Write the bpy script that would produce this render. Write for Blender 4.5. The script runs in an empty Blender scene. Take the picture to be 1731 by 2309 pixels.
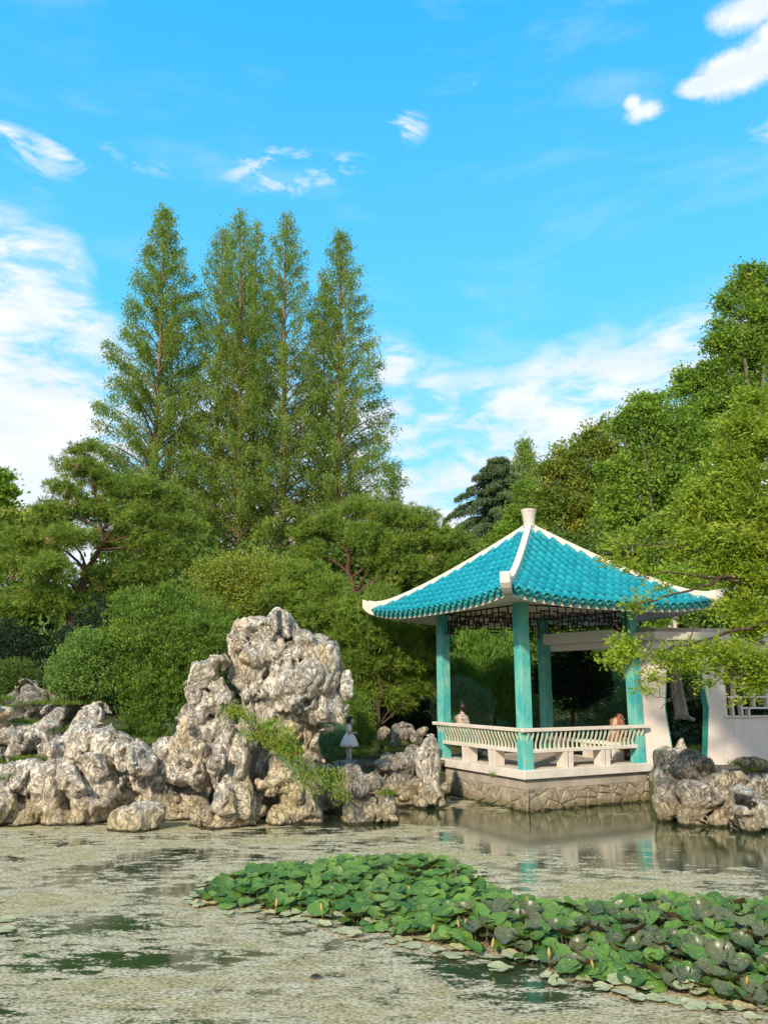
import bpy, bmesh, math, random
import numpy as np
from mathutils import Vector, Matrix

R = math.radians
SC = bpy.context.scene
COL = SC.collection
rng = np.random.default_rng(7)
rnd = random.Random(7)

# ------------------------------------------------------------------ camera
F, TH, CAMZ = 1800.0, 0.212, 2.85
CT, ST = math.cos(TH), math.sin(TH)
cam_d = bpy.data.cameras.new('camera')
cam = bpy.data.objects.new('camera', cam_d); COL.objects.link(cam)
cam.location = (0, 0, CAMZ); cam.rotation_euler = (math.pi/2 + TH, 0, 0)
cam_d.sensor_fit = 'HORIZONTAL'; cam_d.sensor_width = 36; cam_d.lens = 36*F/1731.0
cam_d.clip_start = .1; cam_d.clip_end = 3000
SC.camera = cam

def ray(px, py):
    x = (px-865.5)/F; u = (1154.5-py)/F
    return np.array([x, CT-u*ST, ST+u*CT])
def at(px, py, Y):                      # point of the place seen at px,py at distance Y
    d = ray(px, py); k = Y/d[1]
    return np.array([d[0]*k, Y, CAMZ+d[2]*k])
def onz(px, py, z):                     # same, on the level z
    d = ray(px, py); k = (z-CAMZ)/d[2]
    return np.array([d[0]*k, d[1]*k, z])

# ------------------------------------------------------------------ light, sky, exposure
SUN_EL, SUN_AZ = R(31), R(204)          # azimuth clockwise from +Y : behind the camera, a little to the left
sd = np.array([math.sin(SUN_AZ)*math.cos(SUN_EL), math.cos(SUN_AZ)*math.cos(SUN_EL), math.sin(SUN_EL)])
sun_d = bpy.data.lights.new('sun', 'SUN'); sun = bpy.data.objects.new('sun', sun_d); COL.objects.link(sun)
sun_d.energy = 2.9; sun_d.angle = R(3.0); sun_d.color = (1.0, .88, .69)
sun.rotation_euler = Vector(sd).to_track_quat('Z', 'Y').to_euler()
SC.view_settings.view_transform = 'Standard'; SC.view_settings.look = 'None'
SC.view_settings.exposure = 0.76; SC.view_settings.gamma = 1.0; SC.view_settings.use_curve_mapping = False
SC.render.engine = 'CYCLES'
SC.cycles.max_bounces = 6; SC.cycles.diffuse_bounces = 3; SC.cycles.glossy_bounces = 2
SC.cycles.transmission_bounces = 3; SC.cycles.transparent_max_bounces = 4
SC.cycles.caustics_reflective = False; SC.cycles.caustics_refractive = False
SC.cycles.use_denoising = True
SC.cycles.sample_clamp_indirect = 4

class NT:
    """small helper to write node trees"""
    def __init__(s, tree): s.t = tree; s.n = tree.nodes; s.l = tree.links
    def new(s, typ, **kw):
        nd = s.n.new(typ)
        for k, v in kw.items(): setattr(nd, k, v)
        return nd
    def put(s, sock, v):
        if v is None: return
        if isinstance(v, bpy.types.NodeSocket): s.l.new(v, sock)
        else:
            if isinstance(v, (tuple, list)) and sock.type == 'RGBA' and len(v) == 3: v = (*v, 1)
            sock.default_value = v
    def math(s, op, a, b=None, c=None, clamp=False):
        m = s.new('ShaderNodeMath', operation=op); m.use_clamp = clamp
        s.put(m.inputs[0], a); s.put(m.inputs[1], b)
        if c is not None: s.put(m.inputs[2], c)
        return m.outputs[0]
    def vmath(s, op, a, b=None):
        m = s.new('ShaderNodeVectorMath', operation=op); s.put(m.inputs[0], a); s.put(m.inputs[1], b)
        return m.outputs['Value'] if op in ('LENGTH', 'DOT_PRODUCT', 'DISTANCE') else m.outputs[0]
    def mix(s, f, a, b, blend='MIX'):
        m = s.new('ShaderNodeMix', data_type='RGBA', blend_type=blend); m.clamp_factor = True
        s.put(m.inputs[0], f); s.put(m.inputs[6], a); s.put(m.inputs[7], b); return m.outputs[2]
    def ramp(s, f, lo, hi, a=0.0, b=1.0, smooth=True):
        m = s.new('ShaderNodeMapRange'); m.interpolation_type = 'SMOOTHSTEP' if smooth else 'LINEAR'
        s.put(m.inputs[0], f); m.inputs[1].default_value = lo; m.inputs[2].default_value = hi
        m.inputs[3].default_value = a; m.inputs[4].default_value = b; return m.outputs[0]
    def noise(s, vec, scale, detail=4, rough=.55, dist=0.0, out=0):
        m = s.new('ShaderNodeTexNoise'); s.put(m.inputs['Vector'], vec); m.inputs['Scale'].default_value = scale
        m.inputs['Detail'].default_value = detail; m.inputs['Roughness'].default_value = rough
        m.inputs['Distortion'].default_value = dist; return m.outputs[out]
    def voro(s, vec, scale, feature='F1', out='Distance', rand=1.0):
        m = s.new('ShaderNodeTexVoronoi', feature=feature); s.put(m.inputs['Vector'], vec)
        m.inputs['Scale'].default_value = scale; m.inputs['Randomness'].default_value = rand; return m.outputs[out]
    def mapping(s, vec, loc=(0, 0, 0), rot=(0, 0, 0), scale=(1, 1, 1)):
        m = s.new('ShaderNodeMapping'); s.put(m.inputs[0], vec); m.inputs[1].default_value = loc
        m.inputs[2].default_value = rot; m.inputs[3].default_value = scale; return m.outputs[0]
    def bump(s, h, strength=.5, dist=.02, normal=None):
        m = s.new('ShaderNodeBump'); m.inputs['Strength'].default_value = strength; m.inputs['Distance'].default_value = dist
        s.put(m.inputs['Height'], h); s.put(m.inputs['Normal'], normal); return m.outputs[0]
    def curve(s, f, pts):
        m = s.new('ShaderNodeFloatCurve'); s.put(m.inputs['Value'], f)
        c = m.mapping.curves[0]
        c.points[0].location = pts[0]; c.points[1].location = pts[-1]
        for p in pts[1:-1]: c.points.new(*p)
        for p in c.points: p.handle_type = 'AUTO'
        m.mapping.update(); return m.outputs[0]

# world: Nishita sky with wind-drawn clouds laid out over azimuth and elevation
world = bpy.data.worlds.new('World'); SC.world = world; world.use_nodes = True
w = NT(world.node_tree); w.n.clear()
sky = w.new('ShaderNodeTexSky', sky_type='NISHITA')
sky.sun_disc = False; sky.sun_elevation = SUN_EL; sky.sun_rotation = SUN_AZ
sky.air_density = 1.0; sky.dust_density = .3; sky.ozone_density = 4.0; sky.altitude = 200
tc = w.new('ShaderNodeTexCoord').outputs['Generated']
sx = w.new('ShaderNodeSeparateXYZ'); w.put(sx.inputs[0], tc)
X, Y_, Z = sx.outputs
az = w.math('ARCTAN2', X, Y_)                                # 0 straight ahead, + to the right
hl = w.math('SQRT', w.math('ADD', w.math('MULTIPLY', X, X), w.math('MULTIPLY', Y_, Y_)))
el = w.math('DIVIDE', Z, w.math('MAXIMUM', hl, .02))         # tangent of the elevation
def azel(px, py):
    d = ray(px, py); return math.atan2(d[0], d[1]), d[2]/math.hypot(d[0], d[1])
comb = w.new('ShaderNodeCombineXYZ'); w.put(comb.inputs[0], az); w.put(comb.inputs[1], el)
ae = comb.outputs[0]
str1 = w.mapping(ae, rot=(0, 0, R(-14)), scale=(1.0, 2.6, 1))
n_big = w.noise(str1, 3.2, 7, .55, .3)
n_fine = w.noise(w.mapping(ae, loc=(3, 1, 0), rot=(0, 0, R(-18)), scale=(1, 2.2, 1)), 13, 6, .6, .4)
n_edge = w.noise(w.mapping(ae, loc=(7, 2, 0), scale=(1, 1.6, 1)), 6, 8, .62, .2)
# upper edge of the cloud bank over azimuth (-pi..pi mapped to 0..1)
def cz(a): return .5 + a/(2*math.pi)
edge_px = [(-60, 430), (60, 440), (170, 520), (250, 700), (330, 760), (480, 800), (700, 760), (860, 705), (930, 745), (1050, 800), (1130, 812), (1230, 745), (1400, 700), (1600, 655), (1760, 600)]
pts = [(0.0, .95), (.25, .95), (.36, .80)]  # unseen cloud beside and behind the camera, raised to make the blue ambient neutral
for p in edge_px:
    a, e = azel(*p); pts.append((cz(a), e))
pts += [(.64, .80), (.75, .95), (1.0, .95)]  # right-hand side of the added out-of-view cloud that whitens the sky fill
edge = w.curve(w.math('ADD', w.math('DIVIDE', az, 2*math.pi), .5), pts)
dd = w.math('SUBTRACT', edge, el)
dd = w.math('ADD', dd, w.math('MULTIPLY', w.math('SUBTRACT', n_edge, .5), .16))
bank = w.ramp(dd, -.02, .075)
tex = w.math('ADD', w.math('MULTIPLY', n_big, .50), w.math('MULTIPLY', n_fine, .50))
low = w.ramp(dd, .1, .5, 0, .30)
dens = w.math('MULTIPLY', bank, w.ramp(w.math('ADD', tex, low), .42, .59, .16, 1))
# separate puffs (azimuth, elevation, half sizes)
nP = w.noise(w.mapping(tc, rot=(0, R(10), 0)), 9, 10, .64)
nW = w.noise(w.mapping(tc, loc=(3, 2, 1), rot=(0, R(24), 0), scale=(1, 1, 2.3)), 13, 9, .62, .5)
for (px, py, rx, ry, amp) in [(1690, 22, 105, 48, 1.), (1745, 75, 60, 45, 1.), (1665, 150, 105, 56, 1.), (1575, 192, 55, 26, .95), (1725, 120, 70, 60, 1.), (1455, 250, 58, 30, 1.), (1425, 232, 28, 26, .9),
        (640, 385, 190, 75, -.9), (795, 372, 60, 34, -1.), (590, 330, 90, 40, -.8), (915, 285, 60, 50, -.8), (1030, 175, 60, 34, -.7), (20, 310, 90, 40, -1.), (350, 350, 160, 50, -.7), (110, 350, 120, 60, -.9), (1700, 300, 90, 50, -.7), (480, 300, 120, 60, -.5)]:
    a, e = azel(px, py); a2, _e = azel(px+rx, py); _a, e2 = azel(px, py-ry)
    qx = w.math('DIVIDE', w.math('SUBTRACT', az, a), abs(a2-a)+1e-4); qy = w.math('DIVIDE', w.math('SUBTRACT', el, e), abs(e2-e)+1e-4)
    q = w.math('SQRT', w.math('ADD', w.math('MULTIPLY', qx, qx), w.math('MULTIPLY', qy, qy)))
    if amp > 0:
        q = w.math('ADD', q, w.math('MULTIPLY', w.math('SUBTRACT', nP, .5), 3.2))
        dens = w.math('MAXIMUM', dens, w.math('MULTIPLY', w.ramp(q, 1.22, .45), amp))
    else:
        dens = w.math('MAXIMUM', dens, w.math('MULTIPLY', w.math('MULTIPLY', w.ramp(q, 1.1, .3), w.ramp(nW, .50, .68)), -amp))
veil = w.math('MULTIPLY', w.ramp(n_big, .50, .74), .22)
dens = w.math('MAXIMUM', dens, veil)
hue = w.mix(1.0, sky.outputs[0], (.36, 1.22, 1.10), 'MULTIPLY')
grad = w.ramp(el, .05, 1.1)
base = w.mix(.8, hue, w.mix(grad, (1.1, 4.2, 6.4), (.25, 2.75, 5.5)))
n_sh = w.noise(w.mapping(ae, loc=(1, 5, 0), rot=(0, 0, R(-14)), scale=(1, 3, 1)), 5, 6, .55)
cloudc = w.mix(w.ramp(n_sh, .38, .62), (4.1, 4.6, 5.4), (5.0, 5.05, 5.3))
skyc = w.mix(dens, base, cloudc)
bg = w.new('ShaderNodeBackground'); w.put(bg.inputs[0], skyc); bg.inputs[1].default_value = .122
wo = w.new('ShaderNodeOutputWorld'); w.l.new(bg.outputs[0], wo.inputs[0])

# ------------------------------------------------------------------ object helpers
def tag(o, label=None, cat=None, group=None, kind=None):
    if label: o['label'] = label
    if cat: o['category'] = cat
    if group: o['group'] = group
    if kind: o['kind'] = kind
    return o
def empty(name, loc=(0, 0, 0), rz=0, label=None, cat=None, group=None):
    o = bpy.data.objects.new(name, None); COL.objects.link(o); o.location = loc; o.rotation_euler = (0, 0, rz)
    o.empty_display_size = .1
    return tag(o, label, cat, group)
def link(name, me, parent=None):
    o = bpy.data.objects.new(name, me); COL.objects.link(o)
    if parent is not None: o.parent = parent
    return o
def mesh_np(name, V, Fc, m, parent=None, smooth=False, origin=None):
    V = np.asarray(V, dtype=np.float64)
    if origin is not None: V = V - np.asarray(origin)
    me = bpy.data.meshes.new(name)
    Fc = np.asarray(Fc, dtype=np.int32); n, k = Fc.shape
    me.vertices.add(len(V)); me.vertices.foreach_set('co', V.astype(np.float32).ravel())
    me.loops.add(n*k); me.loops.foreach_set('vertex_index', Fc.ravel())
    me.polygons.add(n); me.polygons.foreach_set('loop_start', np.arange(0, n*k, k, dtype=np.int32))
    me.polygons.foreach_set('use_smooth', np.full(n, smooth, dtype=bool))
    me.update(calc_edges=True)
    if m: me.materials.append(m)
    o = link(name, me, parent)
    if origin is not None and parent is None: o.location = origin
    return o
def bm_obj(name, bm, m, parent=None, smooth=False):
    me = bpy.data.meshes.new(name); bm.to_mesh(me); bm.free()
    if smooth:
        for p in me.polygons: p.use_smooth = True
    me.materials.append(m); return link(name, me, parent)
class MB:
    """collects simple shapes into one mesh"""
    def __init__(s): s.v = []; s.f = []
    def add(s, V, Fs):
        b = len(s.v); s.v += [tuple(map(float, p)) for p in V]; s.f += [tuple(b+i for i in f) for f in Fs]
    def box(s, c, d, rz=0, taper=1.0):
        V = []
        for z, t in ((-1, 1), (1, taper)):
            for x, y in ((-1, -1), (1, -1), (1, 1), (-1, 1)):
                X, Y = x*d[0]/2*t, y*d[1]/2*t
                V.append((c[0]+X*math.cos(rz)-Y*math.sin(rz), c[1]+X*math.sin(rz)+Y*math.cos(rz), c[2]+z*d[2]/2))
        s.add(V, [(3, 2, 1, 0), (4, 5, 6, 7), (0, 1, 5, 4), (1, 2, 6, 5), (2, 3, 7, 6), (3, 0, 4, 7)])
    def hexa(s, V8): s.add(V8, [(3, 2, 1, 0), (4, 5, 6, 7), (0, 1, 5, 4), (1, 2, 6, 5), (2, 3, 7, 6), (3, 0, 4, 7)])
    def tube(s, P, rad, n=8, cap=True):
        P = [np.array(p, float) for p in P]
        if not hasattr(rad, '__len__'): rad = [rad]*len(P)
        V = []; Fs = []; side = None
        for i, p in enumerate(P):
            d = (P[min(i+1, len(P)-1)]-P[max(i-1, 0)]); d /= np.linalg.norm(d)+1e-9
            if side is None:
                side = np.cross(d, (0, 0, 1) if abs(d[2]) < .9 else (1, 0, 0))
            side = side - d*np.dot(side, d); side /= np.linalg.norm(side)+1e-9; up = np.cross(d, side)
            for k in range(n):
                a = 2*math.pi*k/n; V.append(p+rad[i]*(math.cos(a)*side+math.sin(a)*up))
        for i in range(len(P)-1):
            for k in range(n):
                a, b = i*n+k, i*n+(k+1) % n; Fs.append((a, a+n, b+n, b))
        if cap: Fs.append(tuple(range(n))); Fs.append(tuple((len(P)-1)*n+k for k in reversed(range(n))))
        s.add(V, Fs)
    def lathe(s, c, prof, n=20):
        V = []; Fs = []
        for r, z in prof:
            for k in range(n):
                a = 2*math.pi*k/n; V.append((c[0]+r*math.cos(a), c[1]+r*math.sin(a), c[2]+z))
        for i in range(len(prof)-1):
            for k in range(n):
                a, b = i*n+k, i*n+(k+1) % n; Fs.append((a, b, b+n, a+n))
        Fs.append(tuple(reversed(range(n)))); Fs.append(tuple((len(prof)-1)*n+k for k in range(n)))
        s.add(V, Fs)
    def build(s, name, m, parent=None, smooth=False, bevel=0):
        me = bpy.data.meshes.new(name); me.from_pydata(s.v, [], s.f)
        if bevel:
            bm = bmesh.new(); bm.from_mesh(me)
            bmesh.ops.bevel(bm, geom=bm.edges[:], offset=bevel, segments=1, affect='EDGES', clamp_overlap=True)
            bm.to_mesh(me); bm.free()
        for p in me.polygons: p.use_smooth = smooth
        me.update(); me.materials.append(m); return link(name, me, parent)

# ------------------------------------------------------------------ numpy noise and surface nets
def _hash(ix, iy, iz, seed):
    h = (ix.astype(np.uint32)*np.uint32(374761393) + iy.astype(np.uint32)*np.uint32(668265263)
         + iz.astype(np.uint32)*np.uint32(2147483647) + np.uint32(seed*974711+12345))
    h = (h ^ (h >> np.uint32(13)))*np.uint32(1274126177); h = h ^ (h >> np.uint32(16))
    return (h & np.uint32(0xffff)).astype(np.float32)/65535.0
def vnoise(P, seed=0):
    Pf = np.floor(P); f = (P-Pf).astype(np.float32); i = Pf.astype(np.int64)
    f = f*f*f*(f*(f*6-15)+10); r = 0
    for dx in (0, 1):
        wx = f[:, 0] if dx else 1-f[:, 0]
        for dy in (0, 1):
            wy = f[:, 1] if dy else 1-f[:, 1]
            for dz in (0, 1):
                wz = f[:, 2] if dz else 1-f[:, 2]
                r = r + wx*wy*wz*_hash(i[:, 0]+dx, i[:, 1]+dy, i[:, 2]+dz, seed)
    return r*2-1
def fbm(P, octv=3, seed=0, ridged=False):
    a = 1.0; s = 0; t = 0
    for o in range(octv):
        n = vnoise(P*(2.03**o)+17.3*o, seed+o)
        if ridged: n = 1-2*np.abs(n)
        s = s+a*n; t += a; a *= .5
    return s/t
def surface_nets(Fv, org, h):
    nx, ny, nz = Fv.shape; ins = Fv < 0
    base = Fv[:-1, :-1, :-1]; cnt = np.zeros(base.shape, np.float32); acc = np.zeros(base.shape+(3,), np.float32)
    cor = [(i, j, k) for i in (0, 1) for j in (0, 1) for k in (0, 1)]
    sl = lambda c: Fv[c[0]:nx-1+c[0], c[1]:ny-1+c[1], c[2]:nz-1+c[2]]
    for a in cor:
        for ax in range(3):
            if a[ax] == 1: continue
            b = list(a); b[ax] = 1; A = sl(a); B = sl(b); m = (A < 0) != (B < 0)
            t = np.where(m, A/(A-B+1e-12), 0)
            cnt += m
            for d in range(3): acc[..., d] += m*(a[d] + (t if d == ax else 0))
    act = cnt > 0; idx = -np.ones(base.shape, np.int64); idx[act] = np.arange(act.sum())
    cell = np.argwhere(act); V = (cell + acc[act]/cnt[act][:, None])*h + np.asarray(org)
    Q = []
    for ax in range(3):
        o1, o2 = [(1, 2), (2, 0), (0, 1)][ax]
        s0 = [slice(None)]*3; s1 = [slice(None)]*3; s0[ax] = slice(0, -1); s1[ax] = slice(1, None)
        A = ins[tuple(s0)]; B = ins[tuple(s1)]; e = np.argwhere(A != B)
        ok = (e[:, o1] > 0) & (e[:, o2] > 0) & (e[:, o1] < Fv.shape[o1]-1) & (e[:, o2] < Fv.shape[o2]-1); e = e[ok]
        flip = A[tuple(e.T)]
        def g(d1, d2):
            c = e.copy(); c[:, o1] -= d1; c[:, o2] -= d2; return idx[tuple(c.T)]
        q = np.stack([g(1, 1), g(0, 1), g(0, 0), g(1, 0)], 1); q[~flip] = q[~flip][:, ::-1]; Q.append(q)
    return V, np.concatenate(Q)

# ------------------------------------------------------------------ materials
def new_mat(name):
    m = bpy.data.materials.new(name); m.use_nodes = True; t = NT(m.node_tree); t.n.clear()
    out = t.new('ShaderNodeOutputMaterial'); return m, t, out
def principled(t, out, col, rough=.7, spec=.3, bump=None, metal=0):
    p = t.new('ShaderNodeBsdfPrincipled'); t.put(p.inputs['Base Color'], col); t.put(p.inputs['Roughness'], rough)
    p.inputs['Specular IOR Level'].default_value = spec; p.inputs['Metallic'].default_value = metal
    t.put(p.inputs['Normal'], bump)
    if out: t.l.new(p.outputs[0], out.inputs[0])
    return p
def geo(t): return t.new('ShaderNodeNewGeometry')
def objc(t): return t.new('ShaderNodeTexCoord').outputs['Object']

def m_rock(name, light=(.84, .745, .61), dark=(.44, .38, .31), ochre=(.62, .47, .19), ochre_amt=.6, moss=0.0):
    m, t, out = new_mat(name); P = geo(t).outputs['Position']
    n1 = t.noise(P, 1.3, 6, .62, .5); n2 = t.noise(P, 7, 8, .68, .3); n3 = t.noise(P, 30, 5, .7)
    c = t.mix(t.ramp(n2, .36, .60), dark, light)
    c = t.mix(t.ramp(n1, .46, .64, 0, .5), c, (.40, .34, .275))
    no = t.noise(t.mapping(P, loc=(5, 3, 1), scale=(1, 1, .7)), .9, 4, .5, .6)
    c = t.mix(t.ramp(no, .52, .66, 0, ochre_amt), c, ochre)
    c = t.mix(t.ramp(t.noise(t.mapping(P, loc=(8, 2, 5), scale=(1, 1, .6)), 1.7, 7, .66, .5), .52, .64, 0, .72), c, (.235, .215, .19))
    # pale lime streaks and dark veins
    v = t.noise(t.mapping(P, loc=(1, 9, 2), rot=(.3, .5, .2), scale=(1, 1, .55)), 4.5, 9, .74, 1.2)
    c = t.mix(t.ramp(t.math('ABSOLUTE', t.math('SUBTRACT', v, .5)), .0, .018, .55, 0), c, (.13, .11, .09))
    c = t.mix(t.ramp(n3, .56, .70, 0, .75), c, (.80, .74, .63))
    c = t.mix(t.ramp(t.noise(P, 15, 6, .7), .64, .76, 0, .35), c, (.16, .145, .12))
    sx = t.new('ShaderNodeSeparateXYZ'); t.put(sx.inputs[0], P)
    # tide band: warm lime stain above the water, dark algae line at the water
    zz = t.math('ADD', sx.outputs[2], t.math('MULTIPLY', t.math('SUBTRACT', n1, .5), .5))
    c = t.mix(t.ramp(zz, .62, .30, 0, .62), c, (.50, .405, .235))
    c = t.mix(t.ramp(t.math('ADD', sx.outputs[2], t.math('MULTIPLY', t.math('SUBTRACT', n2, .5), .1)), .085, .03, 0, .93), c, (.035, .035, .018))
    if moss: c = t.mix(t.ramp(t.noise(P, 2.2, 6, .6), .5, .62, 0, moss), c, (.10, .105, .035))
    h = t.math('ADD', t.math('MULTIPLY', n2, .8), t.math('MULTIPLY', n3, .35))
    h = t.math('ADD', h, t.math('MULTIPLY', t.ramp(t.math('ABSOLUTE', t.math('SUBTRACT', v, .5)), 0, .03), .35))
    principled(t, out, c, .9, .15, t.bump(h, 1.0, .07)); return m
ROCK = m_rock('limestone')
ROCK2 = m_rock('grey_limestone', (.50, .44, .355), (.17, .15, .125), ochre_amt=.25)
ROCKD = m_rock('mossy_dark_rock', (.23, .21, .16), (.06, .058, .048), ochre_amt=.05, moss=.65)
ROCKW = m_rock('white_rock', (.74, .72, .68), (.26, .26, .26), ochre_amt=.05)

def m_leaf(name, c1, c2, c3=None, trans=.35, rough=.55, scale=1.2, c3amt=.25, spec=.25):
    m, t, out = new_mat(name); g = geo(t)
    rp = g.outputs['Random Per Island']; P = g.outputs['Position']
    n = t.noise(P, scale, 3, .6)
    f = t.math('ADD', t.math('MULTIPLY', rp, .55), t.math('MULTIPLY', t.ramp(n, .36, .64), .45))
    c = t.mix(f, c1, c2)
    if c3:
        n2 = t.noise(t.mapping(P, loc=(4, 4, 4)), scale*1.7, 3, .6)
        c = t.mix(t.math('MULTIPLY', t.ramp(n2, .5, .66), t.ramp(rp, 1-c3amt*2, 1-c3amt)), c, c3)
    p = principled(t, None, c, rough, spec)
    tr = t.new('ShaderNodeBsdfTranslucent'); t.put(tr.inputs[0], t.mix(1, c, (1.25, 1.3, .6), 'MULTIPLY'))
    mx = t.new('ShaderNodeMixShader'); mx.inputs[0].default_value = trans
    t.l.new(p.outputs[0], mx.inputs[1]); t.l.new(tr.outputs[0], mx.inputs[2]); t.l.new(mx.outputs[0], out.inputs[0]); return m
L_META = m_leaf('dawn_redwood_leaf', (.14, .225, .04), (.28, .385, .065), (.36, .34, .08), trans=.42, scale=.35)
L_PINE = m_leaf('pine_needle', (.10, .18, .028), (.28, .39, .055), (.40, .38, .08), trans=.32, scale=.9)
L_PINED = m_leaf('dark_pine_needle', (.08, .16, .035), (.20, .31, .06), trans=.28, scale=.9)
L_CEDAR = m_leaf('deodar_needle', (.06, .105, .045), (.145, .20, .085), trans=.2, scale=.8)
L_SHRUB = m_leaf('shrub_leaf', (.075, .155, .022), (.22, .34, .045), (.34, .44, .08), trans=.32, scale=2.2)
L_SHRUB2 = m_leaf('broad_shrub_leaf', (.10, .20, .04), (.26, .39, .09), trans=.32, scale=2)
L_LOOSE = m_leaf('loose_shrub_leaf', (.18, .24, .03), (.38, .42, .07), (.5, .42, .1), trans=.35, scale=2)
L_CYP = m_leaf('cypress_spray', (.11, .24, .035), (.26, .42, .07), trans=.3, scale=1.5)
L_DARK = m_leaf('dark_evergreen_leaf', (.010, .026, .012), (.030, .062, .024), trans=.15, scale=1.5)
L_TOPIARY = m_leaf('clipped_shrub_leaf', (.10, .24, .12), (.24, .43, .21), trans=.15, scale=3)
L_MID = m_leaf('broad_leaf', (.11, .21, .03), (.28, .42, .05), (.44, .50, .08), trans=.4, scale=.5)
L_MIDY = m_leaf('flowering_broad_leaf', (.12, .19, .03), (.28, .34, .055), (.62, .56, .11), trans=.4, scale=.7, c3amt=.4)
L_YEL = m_leaf('yellow_green_leaf', (.21, .31, .035), (.43, .50, .07), (.12, .20, .03), trans=.4, scale=1.0)
L_NEAR = m_leaf('fresh_green_leaf', (.17, .28, .025), (.40, .48, .05), (.55, .50, .08), trans=.42, scale=1.5)
L_SPRAY = m_leaf('fresh_spray_leaf', (.15, .28, .03), (.33, .42, .06), (.45, .25, .06), trans=.4, scale=3)
L_GRASS = m_leaf('grass_blade', (.07, .14, .02), (.20, .27, .04), trans=.3, scale=2)
L_DEAD = m_leaf('dead_needle', (.42, .27, .16), (.55, .38, .25), trans=.2)
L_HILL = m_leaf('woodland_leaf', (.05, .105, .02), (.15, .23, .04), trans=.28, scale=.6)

def m_bark(name, c1, c2):
    m, t, out = new_mat(name); P = geo(t).outputs['Position']
    n = t.noise(t.mapping(P, scale=(6, 6, .9)), 3, 6, .65, .4)
    principled(t, out, t.mix(t.ramp(n, .35, .65), c1, c2), .9, .1, t.bump(n, .8, .04)); return m
B_META = m_bark('redwood_bark', (.16, .10, .06), (.34, .23, .14))
B_PINE = m_bark('pine_bark', (.06, .033, .024), (.15, .085, .055))
B_GREY = m_bark('grey_bark', (.10, .085, .07), (.22, .19, .15))
B_DARK = m_bark('dark_bark', (.045, .03, .025), (.12, .075, .055))
B_PALE = m_bark('pale_bark', (.42, .37, .33), (.84, .78, .70))

def m_paint(name, c, c2, stain=(.35, .3, .22), amt=.35, rough=.6, scale=2.2):
    m, t, out = new_mat(name); P = geo(t).outputs['Position']
    n = t.noise(t.mapping(P, scale=(1, 1, .6)), scale, 7, .65, .3); n2 = t.noise(P, 24, 6, .7)
    col = t.mix(t.ramp(n, .35, .65), c, c2)
    col = t.mix(t.ramp(t.noise(t.mapping(P, scale=(3, 3, .5)), 3, 6, .7), .56, .72, 0, amt), col, stain)
    col = t.mix(t.ramp(n2, .66, .74, 0, .5), col, stain)
    principled(t, out, col, rough, .3, t.bump(n2, .25, .01)); return m
WHITE = m_paint('white_paint', (.74, .67, .585), (.64, .56, .47), (.36, .31, .22), amt=.5)
WALL = m_paint('wall_plaster', (.76, .66, .58), (.68, .58, .50), (.50, .42, .33), amt=.3, scale=1.0)
SOFFIT = m_paint('soffit_plaster', (.84, .80, .74), (.76, .72, .66), amt=.2)
CONC = m_paint('concrete', (.34, .29, .24), (.46, .39, .32), (.18, .15, .11), amt=.6, rough=.85)
TEAL = m_paint('turquoise_paint', (.05, .40, .40), (.20, .52, .42), (.50, .60, .36), amt=.75, rough=.5, scale=3.2)
TEALD = m_paint('door_turquoise_paint', (.04, .33, .29), (.10, .40, .33), (.30, .44, .28), amt=.3, rough=.5)
DARKW = m_paint('dark_fretwork_paint', (.035, .018, .012), (.055, .03, .02), (.02, .02, .02), amt=.2)
SOLE = m_paint('shoe_sole', (.06, .05, .045), (.08, .07, .06))

def m_tile():
    m, t, out = new_mat('glazed_turquoise_tile'); P = geo(t).outputs['Position']
    r = t.new('ShaderNodeObjectInfo').outputs['Random']; n = t.noise(P, 5, 5, .6)
    c = t.mix(r, (.004, .25, .30), (.015, .34, .39))
    c = t.mix(t.ramp(n, .45, .68, 0, .35), c, (.02, .46, .44))
    c = t.mix(t.ramp(t.noise(P, 11, 8, .78), .60, .70, 0, .75), c, (.30, .31, .15))
    principled(t, out, c, t.ramp(n, .3, .7, .18, .36), .5, t.bump(t.noise(P, 9, 3), .12, .01)); return m
TILE = m_tile()
def m_tileend():
    m, t, out = new_mat('moulded_tile_end'); P = geo(t).outputs['Position']
    n = t.voro(P, 38); n2 = t.noise(P, 20, 5, .7)
    c = t.mix(t.ramp(n2, .42, .62), (.01, .22, .24), (.06, .38, .33)); c = t.mix(t.ramp(n, .0, .35, .4, 0), c, (.16, .18, .10))
    principled(t, out, c, .35, .4, t.bump(n, .6, .01)); return m
TILEEND = m_tileend()
MORTAR = m_paint('roof_mortar', (.42, .39, .28), (.30, .32, .26), amt=.4, rough=.9)
PAN = m_paint('pan_tile_glaze', (.006, .07, .085), (.04, .09, .075), (.24, .21, .11), amt=.7, rough=.35)

def m_stone():
    m, t, out = new_mat('foundation_stone'); P = geo(t).outputs['Position']; r = t.new('ShaderNodeObjectInfo').outputs['Random']
    n = t.noise(P, 5, 8, .7, .4); n2 = t.noise(P, 24, 6, .7)
    c = t.mix(r, (.34, .285, .20), (.47, .39, .29)); c = t.mix(t.ramp(n, .40, .62, 0, .6), c, (.24, .20, .15))
    c = t.mix(t.ramp(n2, .60, .72, 0, .6), c, (.62, .54, .40))
    sx = t.new('ShaderNodeSeparateXYZ'); t.put(sx.inputs[0], P)
    zz = t.math('ADD', sx.outputs[2], t.math('MULTIPLY', t.math('SUBTRACT', n, .5), .22))
    c = t.mix(t.ramp(zz, .30, .02, 0, .75), c, (.17, .145, .055)); c = t.mix(t.ramp(zz, .07, .0, 0, .95), c, (.03, .032, .016))
    principled(t, out, c, .9, .15, t.bump(t.math('ADD', n, n2), .8, .03)); return m
STONE = m_stone()

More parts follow.
